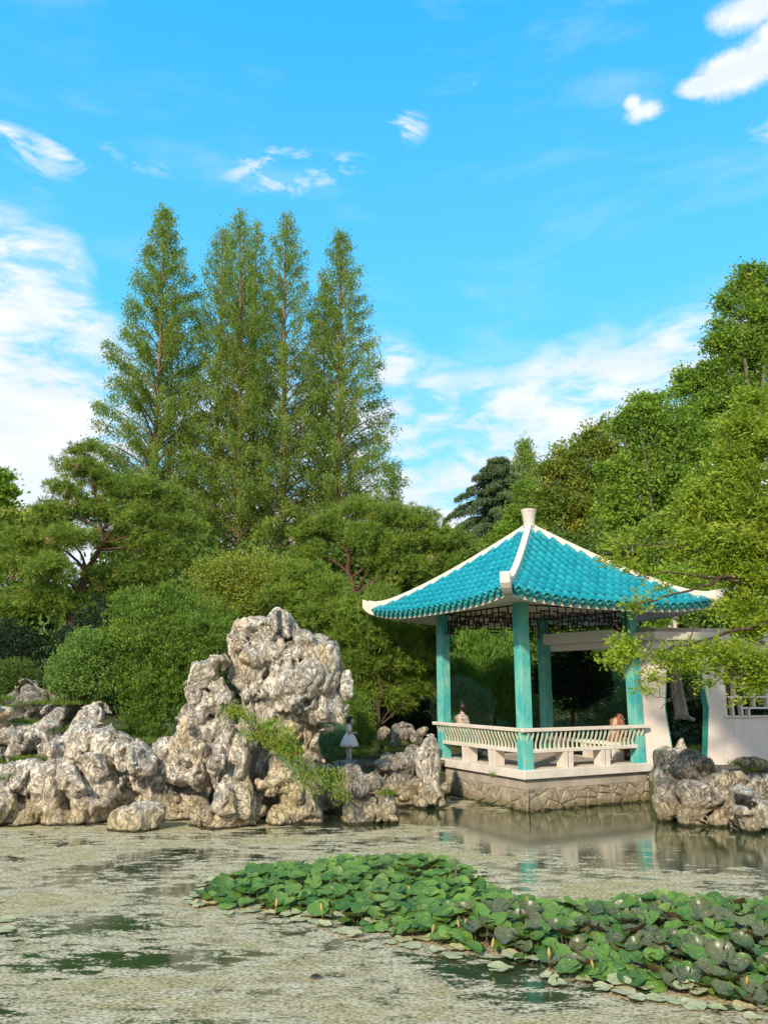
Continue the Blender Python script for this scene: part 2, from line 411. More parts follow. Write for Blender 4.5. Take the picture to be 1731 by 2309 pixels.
def m_ground():
    m, t, out = new_mat('earth_and_moss'); P = geo(t).outputs['Position']
    n = t.noise(P, 1.2, 6, .6); n2 = t.noise(P, 12, 6, .7)
    c = t.mix(t.ramp(n, .4, .6), (.11, .10, .05), (.055, .085, .022)); c = t.mix(t.ramp(n2, .5, .7, 0, .6), c, (.24, .18, .11))
    principled(t, out, c, .95, .1, t.bump(n2, .7, .04)); return m
GROUND = m_ground()
def m_cobble(name, a, b):
    m, t, out = new_mat(name); P = geo(t).outputs['Position']
    d = t.voro(P, 13, out='Distance'); cc = t.voro(P, 13, out='Color')
    s = t.new('ShaderNodeSeparateColor'); t.put(s.inputs[0], cc)
    c = t.mix(s.outputs[0], a, b); c = t.mix(t.ramp(d, .32, .55, 0, .9), c, (.06, .05, .035))
    c = t.mix(t.ramp(t.noise(P, 2, 5, .6), .5, .7, 0, .5), c, (.14, .13, .06))
    principled(t, out, c, .8, .25, t.bump(t.ramp(d, .1, .6, 1, 0), .9, .04)); return m
COB = m_cobble('pebble_paving', (.22, .17, .12), (.46, .38, .29))
COBD = m_cobble('grey_pebble_paving', (.11, .10, .09), (.27, .25, .22))

def m_water():
    m, t, out = new_mat('pond_water_with_algae'); P = geo(t).outputs['Position']
    sx = t.new('ShaderNodeSeparateXYZ'); t.put(sx.inputs[0], P); x, y, z = sx.outputs
    rot = R(16)
    nb = t.noise(t.mapping(P, rot=(0, 0, rot), scale=(.50, .95, 1)), .85, 9, .60, .5)
    ns = t.noise(t.mapping(P, loc=(3, 1, 0), rot=(0, 0, rot), scale=(.6, 1.3, 1)), 4.5, 9, .68, .4)
    nf = t.noise(t.mapping(P, scale=(.8, 1.4, 1)), 26, 7, .72)
    f = t.math('ADD', t.math('MULTIPLY', nb, .50), t.math('MULTIPLY', ns, .40))
    f = t.math('ADD', f, t.math('MULTIPLY', nf, .22))
    # less scum in the still corner by the pavilion, where the water lies open
    ex = t.math('DIVIDE', t.math('SUBTRACT', x, 5.4), 4.6); ey = t.math('DIVIDE', t.math('SUBTRACT', y, 17.0), 3.6)
    e = t.math('SQRT', t.math('ADD', t.math('MULTIPLY', ex, ex), t.math('MULTIPLY', ey, ey)))
    f = t.math('SUBTRACT', f, t.ramp(e, 1.25, .55, 0, .125))
    ex2 = t.math('DIVIDE', t.math('SUBTRACT', x, -.2), 2.6); ey2 = t.math('DIVIDE', t.math('SUBTRACT', y, 18.6), 1.5)
    e2 = t.math('SQRT', t.math('ADD', t.math('MULTIPLY', ex2, ex2), t.math('MULTIPLY', ey2, ey2)))
    f = t.math('SUBTRACT', f, t.ramp(e2, 1.2, .6, 0, .12))
    mask = t.ramp(f, .520, .552)
    thin = t.ramp(f, .45, .55, .0, .6)
    # scum colours
    c = t.mix(t.ramp(ns, .38, .62), (.40, .33, .175), (.66, .56, .37))
    c = t.mix(t.ramp(nb, .52, .64, 0, .5), c, (.48, .41, .15))
    c = t.mix(t.ramp(nf, .52, .66, 0, .85), c, (.80, .73, .62))
    c = t.mix(t.ramp(nf, .51, .40, 0, .85), c, (.12, .115, .045))
    c = t.mix(t.ramp(t.noise(t.mapping(P, rot=(0, 0, rot), scale=(.7, 1.6, 1)), 11, 7, .7), .55, .66, 0, .6), c, (.17, .165, .07))
    sp = t.voro(P, 34); c = t.mix(t.ramp(sp, .18, .10, 0, .8), c, (.84, .78, .68))
    bs = t.bump(t.math('ADD', nf, t.math('MULTIPLY', ns, 2)), .8, .03)
    scum = principled(t, None, c, .9, .06, bs)
    wn = t.bump(t.noise(t.mapping(P, scale=(1, 2.6, 1)), 8, 4, .55), .06, .02)
    wc = t.mix(thin, (.028, .055, .022), (.055, .072, .028))
    wat = principled(t, None, wc, .06, .5, wn); wat.inputs['IOR'].default_value = 1.45
    gl = t.new('ShaderNodeBsdfGlossy'); gl.inputs[0].default_value = (.85, .9, .8, 1); gl.inputs[1].default_value = .05; t.put(gl.inputs['Normal'], wn)
    mw = t.new('ShaderNodeMixShader'); lw = t.new('ShaderNodeFresnel'); lw.inputs[0].default_value = 1.36; t.put(mw.inputs[0], lw.outputs[0])
    t.l.new(wat.outputs[0], mw.inputs[1]); t.l.new(gl.outputs[0], mw.inputs[2])
    mx = t.new('ShaderNodeMixShader'); t.put(mx.inputs[0], mask); t.l.new(mw.outputs[0], mx.inputs[1]); t.l.new(scum.outputs[0], mx.inputs[2])
    t.l.new(mx.outputs[0], out.inputs[0]); return m
WATER = m_water()

def m_pad(name, c1, c2, under, specks=.0, rough=.35):
    m, t, out = new_mat(name); g = geo(t); P = g.outputs['Position']
    oi = t.new('ShaderNodeObjectInfo').outputs['Random']; r = t.math('FRACT', t.math('ADD', oi, g.outputs['Random Per Island']))
    oc = objc(t); sx = t.new('ShaderNodeSeparateXYZ'); t.put(sx.inputs[0], oc)
    ang = t.math('ARCTAN2', sx.outputs[1], sx.outputs[0])
    vein = t.ramp(t.math('ABSOLUTE', t.math('SINE', t.math('MULTIPLY', ang, 8))), 0, .12, .35, 0)
    c = t.mix(r, c1, c2); c = t.mix(t.ramp(t.noise(P, 9, 5, .6), .42, .62, 0, .4), c, t.mix(.5, c1, (.20, .22, .07)))
    c = t.mix(vein, c, (.20, .26, .09))
    c = t.mix(t.ramp(t.noise(P, 16, 6, .7), .66, .76, 0, .7), c, (.30, .17, .06))
    if specks: c = t.mix(t.ramp(t.noise(P, 60, 5, .75), .60-.14*specks, .66-.1*specks, 0, .9), c, (.62, .58, .40))
    c = t.mix(g.outputs['Backfacing'], c, under)
    p = principled(t, None, c, rough, .5, t.bump(vein, .3, .004))
    tr = t.new('ShaderNodeBsdfTranslucent'); t.put(tr.inputs[0], c); mx = t.new('ShaderNodeMixShader'); mx.inputs[0].default_value = .18
    t.l.new(p.outputs[0], mx.inputs[1]); t.l.new(tr.outputs[0], mx.inputs[2]); t.l.new(mx.outputs[0], out.inputs[0]); return m
PADG = m_pad('green_lily_pad', (.030, .115, .009), (.14, .27, .028), (.15, .16, .035), .10, .45)
PADO = m_pad('bronze_lily_pad', (.05, .085, .025), (.12, .125, .06), (.11, .075, .035), .10, .34)
PADY = m_pad('pale_lily_pad', (.33, .38, .10), (.46, .44, .22), (.32, .26, .12), 1.0, .7)
BUD = m_paint('lily_bud', (.44, .36, .09), (.42, .24, .10), (.45, .2, .1), rough=.5)
STEM = m_paint('lily_stem', (.14, .14, .05), (.18, .12, .07))

def flat(name, c, rough=.7, c2=None, scale=30):
    return m_paint(name, c, c2 or tuple(v*.85 for v in c), tuple(v*.6 for v in c), .15, rough, scale)
SKIN = flat('skin', (.60, .38, .27), .5); HAIR = flat('dark_hair', (.025, .017, .014), .45); HAIRB = flat('brown_hair', (.20, .09, .05), .5)
DRESS = flat('white_tulle', (.82, .77, .74), .8); TIGHTS = flat('pale_tights', (.62, .60, .54), .8); SHOE = flat('pale_pink_shoe', (.72, .60, .55), .5)
DENIM = flat('blue_denim', (.07, .12, .20), .8); BROWNC = flat('rust_knit', (.30, .13, .08), .9)
def m_stripe():
    m, t, out = new_mat('striped_knit'); oc = objc(t); sx = t.new('ShaderNodeSeparateXYZ'); t.put(sx.inputs[0], oc)
    wv = t.math('SINE', t.math('MULTIPLY', t.math('ADD', sx.outputs[2], t.math('MULTIPLY', t.noise(oc, 4, 2), .03)), 190))
    principled(t, out, t.mix(t.ramp(wv, -.1, .3), (.05, .045, .045), (.66, .60, .53)), .9, .1); return m
STRIPE = m_stripe()

# ------------------------------------------------------------------ terrain and water
GZ = .82
shore_pts = [(-60, 18.9), (-6, 18.9), (-1.6, 19.1), (-.4, 19.9), (.7, 20.6), (1.5, 21.6), (2.2, 22.6), (5.9, 22.0), (6.5, 20.7), (6.9, 19.3), (7.4, 18.3), (9.5, 17.9), (60, 17.5)]
def shore(x): return np.interp(x, [p[0] for p in shore_pts], [p[1] for p in shore_pts])
def ground_z(x, y):
    x = np.asarray(x, float); y = np.asarray(y, float)
    d = y - shore(x)
    s = np.clip((d+.15)/.5, 0, 1); s = s*s*(3-2*s)
    near = np.clip((2.2-y)/1.0, 0, 1); side = np.clip((np.abs(x)-45)/6, 0, 1)
    b = np.maximum(np.maximum(s, near), side)
    hill = np.clip((y-26)/24, 0, 1)**1.1 * (3.2 + 1.2*np.sin(x*.13+1)) * np.clip((70-np.abs(x))/40, .25, 1)
    return -1.0 + b*(GZ+1.0) + hill
xs = np.concatenate([-np.geomspace(1500, 13, 26), np.linspace(-12, 12, 97), np.geomspace(13, 1500, 26)])
ys = np.concatenate([-np.geomspace(600, 3, 14), np.linspace(-2, 30, 129), np.geomspace(31, 1500, 34)])
gx, gy = np.meshgrid(xs, ys, indexing='ij'); gz = ground_z(gx, gy)
P3 = np.stack([gx.ravel(), gy.ravel(), gz.ravel()], 1)
inner = (np.abs(P3[:, 0]) < 30) & (P3[:, 1] < 60)
P3[:, 2] += np.where(inner & (P3[:, 2] > .5), .035*fbm(P3*1.3, 3, 5), 0)
ii = np.arange(len(xs)*len(ys)).reshape(len(xs), len(ys))
Q = np.stack([ii[:-1, :-1].ravel(), ii[1:, :-1].ravel(), ii[1:, 1:].ravel(), ii[:-1, 1:].ravel()], 1)
g = mesh_np('ground', P3, Q, GROUND, smooth=True); tag(g, kind='structure')
wv = [(-46, 1.2, 0), (46, 1.2, 0), (46, 24, 0), (-46, 24, 0)]
wt = mesh_np('water', wv, [(0, 1, 2, 3)], WATER); tag(wt, kind='structure')

def sheet(name, pts, z, m, n=18, drop=0):
    """a laid path: polygon on the ground, with a small thickness"""
    mb = MB(); k = len(pts)
    V = [(p[0], p[1], z) for p in pts] + [(p[0], p[1], z-.12) for p in pts]
    mb.add(V, [tuple(range(k))] + [(i, i+k, (i+1) % k + k, (i+1) % k) for i in range(k)])
    o = mb.build(name, m); tag(o, kind='structure'); return o
sheet('path', [(-.9, 20.7), (-.2, 20.45), (.6, 20.9), (1.3, 21.6), (2.0, 22.3), (2.3, 24), (1.2, 25), (-.2, 24.5), (-1.1, 23)], GZ+.06, COB)
sheet('pavement', [(7.3, 19.2), (9.2, 18.3), (16, 18), (16, 20.8), (7.2, 20.7)], GZ+.06, COB)
sheet('courtyard_paving', [(2.6, 24.6), (6.0, 23.2), (8.2, 21.6), (16, 22.6), (16, 26), (3, 28)], GZ+.06, COBD)

# ------------------------------------------------------------------ pavilion
PAVC = (4.0, 21.6, .915); PROT = .487; A = 1.755; RR = 3.174
pav = empty('pavilion', PAVC, PROT, 'open square pavilion with turquoise tiled roof and turquoise columns over the pond', 'pavilion')
def upturn(p, t): return .20*(np.abs(t)/RR)**3*(p/RR)**2
def zroof(p, t): s = 1-p/RR; return 3.79 + 2.33*(.86*s+.14*s*s) + upturn(p, t)
def face(k, p, t, z):                    # face 0 looks to local -v, then clockwise
    a = -k*math.pi/2; x, y = t, -p
    return (x*math.cos(a)-y*math.sin(a), x*math.sin(a)+y*math.cos(a), z)
# foundation, slab, floor
mb = MB(); mb.box((0, 0, -.31), (3.76, 3.76, .24)); mb.box((0, 0, -.95), (3.68, 3.68, 1.03)); fnd = mb.build('foundation', CONC, pav)
mb = MB(); mb.box((0, 0, -.10), (3.954, 3.954, .20)); mb.build('floor_slab', WHITE, pav, bevel=.012)
mb = MB(); mb.box((0, 0, .006), (3.1, 3.1, .008)); mb.build('floor', CONC, pav)

def clip_poly(poly, a, b, c):            # keep a*x+b*y<=c
    out = []
    for i in range(len(poly)):
        p, q = poly[i], poly[(i+1) % len(poly)]; dp = a*p[0]+b*p[1]-c; dq = a*q[0]+b*q[1]-c
        if dp <= 0: out.append(p)
        if (dp < 0) != (dq < 0) and dp != dq:
            k = dp/(dp-dq); out.append((p[0]+(q[0]-p[0])*k, p[1]+(q[1]-p[1])*k))
    return out
def cells(x0, x1, y0, y1, seeds, gap):
    res = []
    for i, s in enumerate(seeds):
        poly = [(x0, y0), (x1, y0), (x1, y1), (x0, y1)]
        for j, q in enumerate(seeds):
            if i == j: continue
            a, b = q[0]-s[0], q[1]-s[1]; L = math.hypot(a, b)
            if L > 1.2: continue
            poly = clip_poly(poly, a/L, b/L, (a*(s[0]+q[0])/2+b*(s[1]+q[1])/2)/L-gap)
            if not poly: break
        if len(poly) > 2: res.append(poly)
    return res
for k in (0, 1):
    seeds = []
    for r, z in enumerate((-1.0, -.78, -.60, -.49)):
        n = (8, 9, 10, 11)[r]
        for i in range(n): seeds.append((-1.94+3.88*(i+.5+(.25 if r % 2 else -.2))/n+rnd.uniform(-.13, .13), z+rnd.uniform(-.08, .08)))
    for poly in cells(-1.93, 1.93, -1.15, -.432, seeds, .0045):
        c = np.mean(poly, 0); V = []; n = len(poly); d0 = rnd.uniform(.028, .05)
        rr = []
        for i, q in enumerate(poly):      # break up straight edges
            q2 = poly[(i+1) % n]; rr.append(q)
            if math.dist(q, q2) > .12:
                m = ((q[0]+q2[0])/2+rnd.uniform(-.012, .012), (q[1]+q2[1])/2+rnd.uniform(-.012, .012)); rr.append(m)
        n = len(rr)
        for (ins, dp) in ((0, 0), (0.02, d0*.72), (.10, d0), (.45, d0+.012)):
            for q in rr:
                x = q[0]+(c[0]-q[0])*ins; y = q[1]+(c[1]-q[1])*ins
                V.append(face(k, 1.84+dp+rnd.uniform(-.012, .012)*(dp > 0), x, y))
        V.append(face(k, 1.84+d0+.01, c[0], c[1]))
        Fs = []
        for L in range(3):
            for i in range(n): Fs.append((L*n+i, L*n+(i+1) % n, (L+1)*n+(i+1) % n, (L+1)*n+i))
        for i in range(n): Fs.append((3*n+i, 3*n+(i+1) % n, 4*n))
        m2 = MB(); m2.add(V, Fs); m2.build('stone', STONE, fnd, smooth=False)
# columns
colm = None
for sx_, sy_ in ((-1, -1), (1, -1), (-1, 1), (1, 1)):
    if colm is None:
        mb = MB(); mb.box((0, 0, 1.91), (.275, .275, 3.86)); o = mb.build('column', TEAL, pav, bevel=.012); colm = o.data
    else: o = link('column', colm, pav)
    o.location = (sx_*A, sy_*A, 0)
# bench seats, rails, balusters
def bal_mesh():
    mb = MB(); pr = [(.085, .44), (.075, .50), (.085, .57), (.12, .64), (.155, .71), (.175, .78), (.185, .86)]
    V = []; Fs = []
    for o_, z in pr:
        for dx, dy in ((-.016, -.02), (.016, -.02), (.016, .02), (-.016, .02)): V.append((dx, -o_+dy, z))
    for i in range(len(pr)-1):
        for j in range(4): Fs.append((i*4+j, i*4+(j+1) % 4, (i+1)*4+(j+1) % 4, (i+1)*4+j))
    mb.add(V, Fs); return mb
BALP = m_paint('baluster_paint', (.70, .64, .46), (.50, .60, .46), (.38, .30, .16), amt=.5)
balme = None
for k in (0, 1):
    rail = None
    a = -k*math.pi/2
    def boxk(mb, t, p, z, dt, dp, dz, taper=1): x, y, _ = face(k, p, t, 0); mb.box((x, y, z), (dt, dp, dz), rz=a, taper=taper)
    e = .002*k
    mb = MB(); L = 3.98-(.18 if k else 0); boxk(mb, (-.09 if k else 0)*1, A+.19, .885+e, L, .10, .085)
    rail = mb.build('top_rail', WHITE, pav, bevel=.01)
    mb = MB(); boxk(mb, 0, A+.075, .405+e, 3.70, .12, .085); mb.build('bottom_rail', WHITE, pav, bevel=.008)
    mb = MB(); boxk(mb, 0, A-.14, .395+e*2, 3.10, .29, .06); mb.build('bench_seat', WHITE, pav, bevel=.008)
    n = 27
    for i in range(n):
        t = -1.86+3.72*(i+.5)/n
        if balme is None: o = bal_mesh().build('baluster', BALP, pav); balme = o.data
        else: o = link('baluster', balme, pav)
        x, y, _ = face(k, A, t, 0); o.location = (x, y, 0); o.rotation_euler = (0, 0, a)
    for t0 in (-.58, .58):
        for dt in (-.085, .085):
            mb = MB(); boxk(mb, t0+dt, A-.02, .183, .115, .26, .362, 1.12); mb.build('bench_leg', WHITE, pav)
k = 3; a = -k*math.pi/2
mb = MB(); x, y, _ = face(k, A-.05, 0, 0); mb.box((x, y, .42), (3.10, .36, .08), rz=a); mb.build('bench_seat', SOFFIT, pav, bevel=.008)
for t0 in (-1.1, 0, 1.1):
    mb = MB(); x, y, _ = face(k, A-.05, t0, 0); mb.box((x, y, .19), (.16, .26, .378), rz=a, taper=1.1); mb.build('bench_leg', WHITE, pav)
# curved corner block joining the rails at the near corner
mb = MB(); x, y, _ = face(0, A+.075, -A-.075, 0); mb.box((x, y, .64), (.05, .05, .40), rz=.78); mb.build('corner_post', BALP, pav)

# roof deck, soffit, eave boards
roof = None
def radial_surface(mb, zf, p0, p1, npp, nt, flip=False):
    for k in range(4):
        V = []; Fs = []
        for i in range(npp+1):
            p = p0+(p1-p0)*i/npp
            for j in range(nt+1):
                t = -p+2*p*j/nt; V.append(face(k, p, t, float(zf(p, t))))
        for i in range(npp):
            for j in range(nt):
                q = (i*(nt+1)+j, (i+1)*(nt+1)+j, (i+1)*(nt+1)+j+1, i*(nt+1)+j+1)
                Fs.append(q[::-1] if flip else q)
        mb.add(V, Fs)
def zsof(p, t):
    return 3.64+.24*(RR-p)/(RR-A)+upturn(p, t) if p > 1.0 else 3.98
mb = MB(); radial_surface(mb, lambda p, t: zroof(p, t)-.045, .02, RR-.02, 14, 20); roof = mb.build('roof', MORTAR, pav, smooth=True)
mb = MB(); radial_surface(mb, zsof, .05, RR-.06, 12, 20, True); mb.build('soffit', SOFFIT, pav, smooth=True)
for k in range(4):
    V = []; Fs = []; n = 24; pe = RR-.03
    for j in range(n+1):
        t = -pe+2*pe*j/n; u = float(upturn(RR, t))
        for dp, z in ((0, 3.62+u), (.0, 3.80+u), (-.05, 3.80+u), (-.05, 3.62+u)):
            V.append(face(k, pe+dp, t*(pe+dp)/pe, z))
    for j in range(n):
        for q in range(4): Fs.append((j*4+q, (j+1)*4+q, (j+1)*4+(q+1) % 4, j*4+(q+1) % 4))
    mb = MB(); mb.add(V, Fs); mb.build('eave_board', WHITE, pav)
# tiles
def tile_mesh(L, r0, r1, n=8):
    V = []; Fs = []
    for (x, r) in ((0, r0), (L*.90, r1-.004), (L*.90, r1+.003), (L, r1+.003), (L, r1-.012)):
        for j in range(n+1):
            a = math.pi*j/n; V.append((x, r*math.cos(a), r*math.sin(a)))
    for i in range(4):
        for j in range(n): Fs.append((i*(n+1)+j, (i+1)*(n+1)+j, (i+1)*(n+1)+j+1, i*(n+1)+j+1))
    me = bpy.data.meshes.new('tile'); me.from_pydata(V, [], Fs)
    for p in me.polygons: p.use_smooth = True
    me.materials.append(TILE); return me
NR = 24; pitch = 2*(RR-.06)/NR; SEG = .252
TME = tile_mesh(.338, .079, .082)
bmd = bmesh.new()
n = 16
vs = [bmd.verts.new((0, .080*math.cos(2*math.pi*j/n), .080*math.sin(2*math.pi*j/n))) for j in range(n)]
vo = [bmd.verts.new((.022, .080*math.cos(2*math.pi*j/n), .080*math.sin(2*math.pi*j/n))) for j in range(n)]
vi = [bmd.verts.new((.022, .062*math.cos(2*math.pi*j/n), .062*math.sin(2*math.pi*j/n))) for j in range(n)]
vj = [bmd.verts.new((.012, .056*math.cos(2*math.pi*j/n), .056*math.sin(2*math.pi*j/n))) for j in range(n)]
for A_, B_ in ((vs, vo), (vo, vi), (vi, vj)):
    for j in range(n): bmd.faces.new((A_[j], B_[j], B_[(j+1) % n], A_[(j+1) % n]))
bmd.faces.new(vj[::-1]); ENDME = bpy.data.meshes.new('tile_end'); bmd.to_mesh(ENDME); bmd.free(); ENDME.materials.append(TILEEND)
V = [(0, -.105, .05), (0, .105, .05)]; prof = [(.105, .0), (.098, -.06), (.07, -.105), (.03, -.135), (-.03, -.135), (-.07, -.105), (-.098, -.06), (-.105, 0)]
V = [(0, y, z) for y, z in [(-.105, .05)] + [(-a, b) for a, b in prof][:0] + [(.105, .05)] + prof]
V = [(0, .105, .03)] + [(0, y, z) for y, z in prof] + [(0, -.105, .03)]
nv = len(V); V2 = [(x-.02, y, z) for x, y, z in V]
DRIPME = bpy.data.meshes.new('drip_tile'); DRIPME.from_pydata(V+V2, [], [tuple(range(nv)), tuple(reversed(range(nv, 2*nv)))] + [(i, i+nv, (i+1) % nv+nv, (i+1) % nv) for i in range(nv)]); DRIPME.materials.append(TILEEND)
def tile_frame(k, p0, t, p1):
    a = Vector(face(k, p0, t, float(zroof(p0, t)))); b = Vector(face(k, p1, t, float(zroof(p1, t))))
    x = (b-a).normalized(); y = Vector(face(k, 0, 1, 0)); y.z = 0; y.normalize(); z = x.cross(y)
    if z.z < 0: y = -y; z = x.cross(y)
    y = z.cross(x)
    return a, b, Matrix(((x.x, y.x, z.x), (x.y, y.y, z.y), (x.z, y.z, z.z))).to_4x4()
ntile = 0; rest = []
panV = MB()
for k in (0, 1, 2, 3):
    for i in range(NR):
        t = -(RR-.06)+pitch*(i+.5); p = RR+.08; j = 0
        while p-SEG*.92 > abs(t)+.03:
            p0 = p-SEG-.012; a_, b_, M = tile_frame(k, max(p0, .02), t, p)
            jt = rnd.uniform(-.006, .006); M = Matrix.Translation(a_+Vector((0, 0, .042+jt*.3))) @ M @ Matrix.Rotation(rnd.uniform(-.02, .02), 4, 'Z')
            if k < 2 and ntile < 300:
                o = link('tile', TME, roof); o.matrix_local = M; ntile += 1
            else: rest.append(M)
            if j == 0:
                o = link('tile_end', ENDME, roof); Me = M.copy(); Me.translation = b_+Vector((0, 0, .052)); o.matrix_local = Me @ Matrix.Rotation(R(-20), 4, 'Y')
            p -= SEG; j += 1
    for i in range(NR+1):                # pan tiles and drip tiles between the rows
        t = -(RR-.06)+pitch*i; tt = min(abs(t), RR-.10)*np.sign(t)
        a_, b_, M = tile_frame(k, RR-.2, tt, RR+.02)
        o = link('drip_tile', DRIPME, roof); Me = M.copy(); Me.translation = b_+Vector((0, 0, -.005)); o.matrix_local = Me @ Matrix.Rotation(R(-30), 4, 'Y')
        p = RR+.01
        while p-.1 > abs(t)+.02:
            p0 = max(p-.262, .02); q = []
            for pp, lift in ((p0, .0), (p, .010)):
                for s_ in (-1, -.5, 0, .5, 1):
                    tq = t+s_*pitch*.36; tq = max(-pp, min(pp, tq))
                    q.append(face(k, pp, tq, float(zroof(pp, tq))+lift-.034*(1-s_*s_)-.006))
            q += [(v[0], v[1], v[2]-.028) for v in q[5:10]]
            panV.add(q, [(j_, j_+1, j_+6, j_+5) for j_ in range(4)] + [(5+j_, 6+j_, 11+j_, 10+j_) for j_ in range(4)])
            p -= .252
tv = np.array([v.co[:] for v in TME.vertices]); tf = np.array([pl.vertices[:] for pl in TME.polygons])
AV = []; AF = []
for i, M in enumerate(rest):
    Mn = np.array(M); AV.append(tv @ Mn[:3, :3].T + Mn[:3, 3]); AF.append(tf+i*len(tv))
o = mesh_np('tile_rows', np.concatenate(AV), np.concatenate(AF), TILE, roof, True); tag(o, kind='stuff')
o = panV.build('pan_tiles', PAN, roof); tag(o, kind='stuff')
# ridges: white mortared bars along the four hips, end blocks that turn up
for k in range(4):
    mb = MB(); P_ = []; nrm = math.sqrt(2)
    for lay, (wd, ht, off) in enumerate(((.175, .10, .0), (.155, .22, .0))):
        V = []; Fs = []; n = 22
        for i in range(n+1):
            p = .10+(RR+.10-.10)*i/n; d = Vector(face(k, p, -p, 0)); d.z = 0; d.normalize(); s_ = Vector((-d.y, d.x, 0))
            z = float(zroof(min(p, RR), -min(p, RR)))-.05 + (max(0, (p-2.75)/.5)**2)*.10
            c = Vector(face(k, p, -p, z))
            for q in ((-1, 0), (-1, 1), (1, 1), (1, 0)): V.append(c+s_*q[0]*wd/2+Vector((0, 0, q[1]*ht)))
        for i in range(n):
            for q in range(4): Fs.append((i*4+q, i*4+(q+1) % 4, (i+1)*4+(q+1) % 4, (i+1)*4+q))
        Fs += [(0, 1, 2, 3)[::-1], tuple(n*4+q for q in (0, 1, 2, 3))]
        mb.add(V, Fs)
    mb.build('ridge', WHITE, roof)
    # end ornament: a block flaring outward and up
    d = Vector(face(k, 1, -1, 0)); d.z = 0; d.normalize(); s_ = Vector((-d.y, d.x, 0)); c0 = Vector(face(k, RR+.02, -RR-.02, float(zroof(RR, RR))-.10))
    mb = MB(); st = [(0, -.06, .24), (.12, -.02, .31), (.24, .06, .37), (.34, .17, .41)]
    V = []; Fs = []
    for (dd_, zb, zt) in st:
        for q, z in ((-1, zb), (-1, zt), (1, zt), (1, zb)): V.append(c0+d*(dd_-.06)+s_*q*(.095+dd_*.05)+Vector((0, 0, z)))
    for i in range(3):
        for q in range(4): Fs.append((i*4+q, i*4+(q+1) % 4, (i+1)*4+(q+1) % 4, (i+1)*4+q))
    Fs += [(3, 2, 1, 0), (12, 13, 14, 15)]; mb.add(V, Fs)
    mb.build('ridge_end', WHITE, roof, bevel=.01)
mb = MB(); mb.lathe((0, 0, 5.98), [(.16, 0), (.16, .16), (.185, .17), (.185, .20), (.155, .21), (.165, .24), (.15, .26), (.165, .42), (.205, .60), (.215, .62), (.215, .66), (.18, .67)], 18)
mb.build('finial', CONCW := m_paint('finial_cement', (.62, .54, .46), (.70, .63, .54), (.30, .25, .2), amt=.6), pav, smooth=False)

# hanging fretwork between the columns
half = [[(0, -3.7), (0, 0)], [(0, -3.2), (2.2, -3.2), (2.2, -2.3), (3.6, -2.3), (3.6, -1.5), (5.4, -1.5)], [(.9, -3.2), (.9, -1.2), (2.2, -1.2), (2.2, 0)],
        [(.9, -2.0), (3.0, -2.0), (3.0, -.8), (4.6, -.8), (4.6, 0)], [(1.6, -1.2), (1.6, -2.6), (.9, -2.6)], [(3.6, -1.5), (3.6, -.8)], [(2.2, -1.2), (3.0, -1.2)],
        [(5.4, -1.5), (5.4, -2.1), (7.0, -2.1), (7.0, -1.3), (8.6, -1.3), (8.6, -2.1), (10, -2.1)], [(4.6, -.8), (4.6, -2.1), (5.4, -2.1)], [(6.2, 0), (6.2, -1.0), (7.8, -1.0), (7.8, 0)],
        [(5.4, -.8), (6.2, -.8)], [(6.2, -1.0), (6.2, -2.1)], [(7.8, -1.0), (7.8, -1.3)], [(9.2, 0), (9.2, -.9), (10, -.9)], [(9.2, -.9), (8.6, -.9), (8.6, -1.3)], [(9.2, -2.1), (9.2, -2.7), (10, -2.7)], [(10, -.9), (10, -2.7)], [(0, 0), (10, 0)]]
lat = None
for k in range(4):
    if lat is None:
        mb = MB(); W_ = 3.235; u = W_/20; thk = .034
        for pl in half:
            for sgn in (-1, 1):
                for (x0, z0), (x1, z1) in zip(pl[:-1], pl[1:]):
                    X0, X1 = (-10+x0)*u*sgn, (-10+x1)*u*sgn; Z0, Z1 = z0*.16, z1*.16
                    ver = abs(X0-X1) < 1e-6
                    mb.box(((X0+X1)/2, 0, 3.80+(Z0+Z1)/2), (abs(X1-X0)+(0 if ver else thk), .048 if ver else .042, abs(Z1-Z0)+(0 if not ver else thk*.98) + (thk if not ver else 0)))
        o = mb.build('fretwork_panel', DARKW, pav); lat = o.data
    else: o = link('fretwork_panel', lat, pav)
    x, y, _ = face(k, A, 0, 0); o.location = (x, y, 0); o.rotation_euler = (0, 0, -k*math.pi/2)
# the cable of lights strung along the eave
mb = MB()
for k in (0, 1):
    P_ = []
    for j in range(97):
        t = -RR+.1+(2*RR-.2)*j/96; P_.append(face(k, RR-.16, t, float(zroof(RR-.16, t))+.10+.03*abs(math.sin(j*.75))-.02))
    mb.tube(P_, .007, 4)
o = mb.build('light_cable', DARKW); o.location = PAVC; o.rotation_euler = (0, 0, PROT); tag(o, 'thin dark cable strung over the tile ends along the pavilion eave', 'cable')

# ------------------------------------------------------------------ garden wall and gallery canopy
WO = np.array([6.55, 20.9]); WA = math.atan(.12); WD = np.array([math.cos(WA), math.sin(WA)]); WN = np.array([-WD[1], WD[0]])
def wsz(px, py):
    d = ray(px, py); k = np.dot(WO, WN)/(d[0]*WN[0]+d[1]*WN[1]); q = d*k
    return float(np.dot(q[:2]-WO, WD)), float(CAMZ+q[2])
wall = empty('garden_wall', (WO[0], WO[1], 0), WA, 'cream plastered garden wall with a vase-shaped doorway right of the pavilion', 'garden wall')
from mathutils.geometry import tessellate_polygon
door = [wsz(*p) for p in ((1521, 1712), (1597-5, 1714), (1598, 1595), (1577, 1492), (1563, 1470), (1514, 1470), (1503, 1492), (1498, 1595))]
door[0] = (door[0][0], .70); door[1] = (door[1][0], .70)
wx0, _ = wsz(1639, 1600); _, wz0 = wsz(1660, 1614); _, wz1 = wsz(1660, 1508)
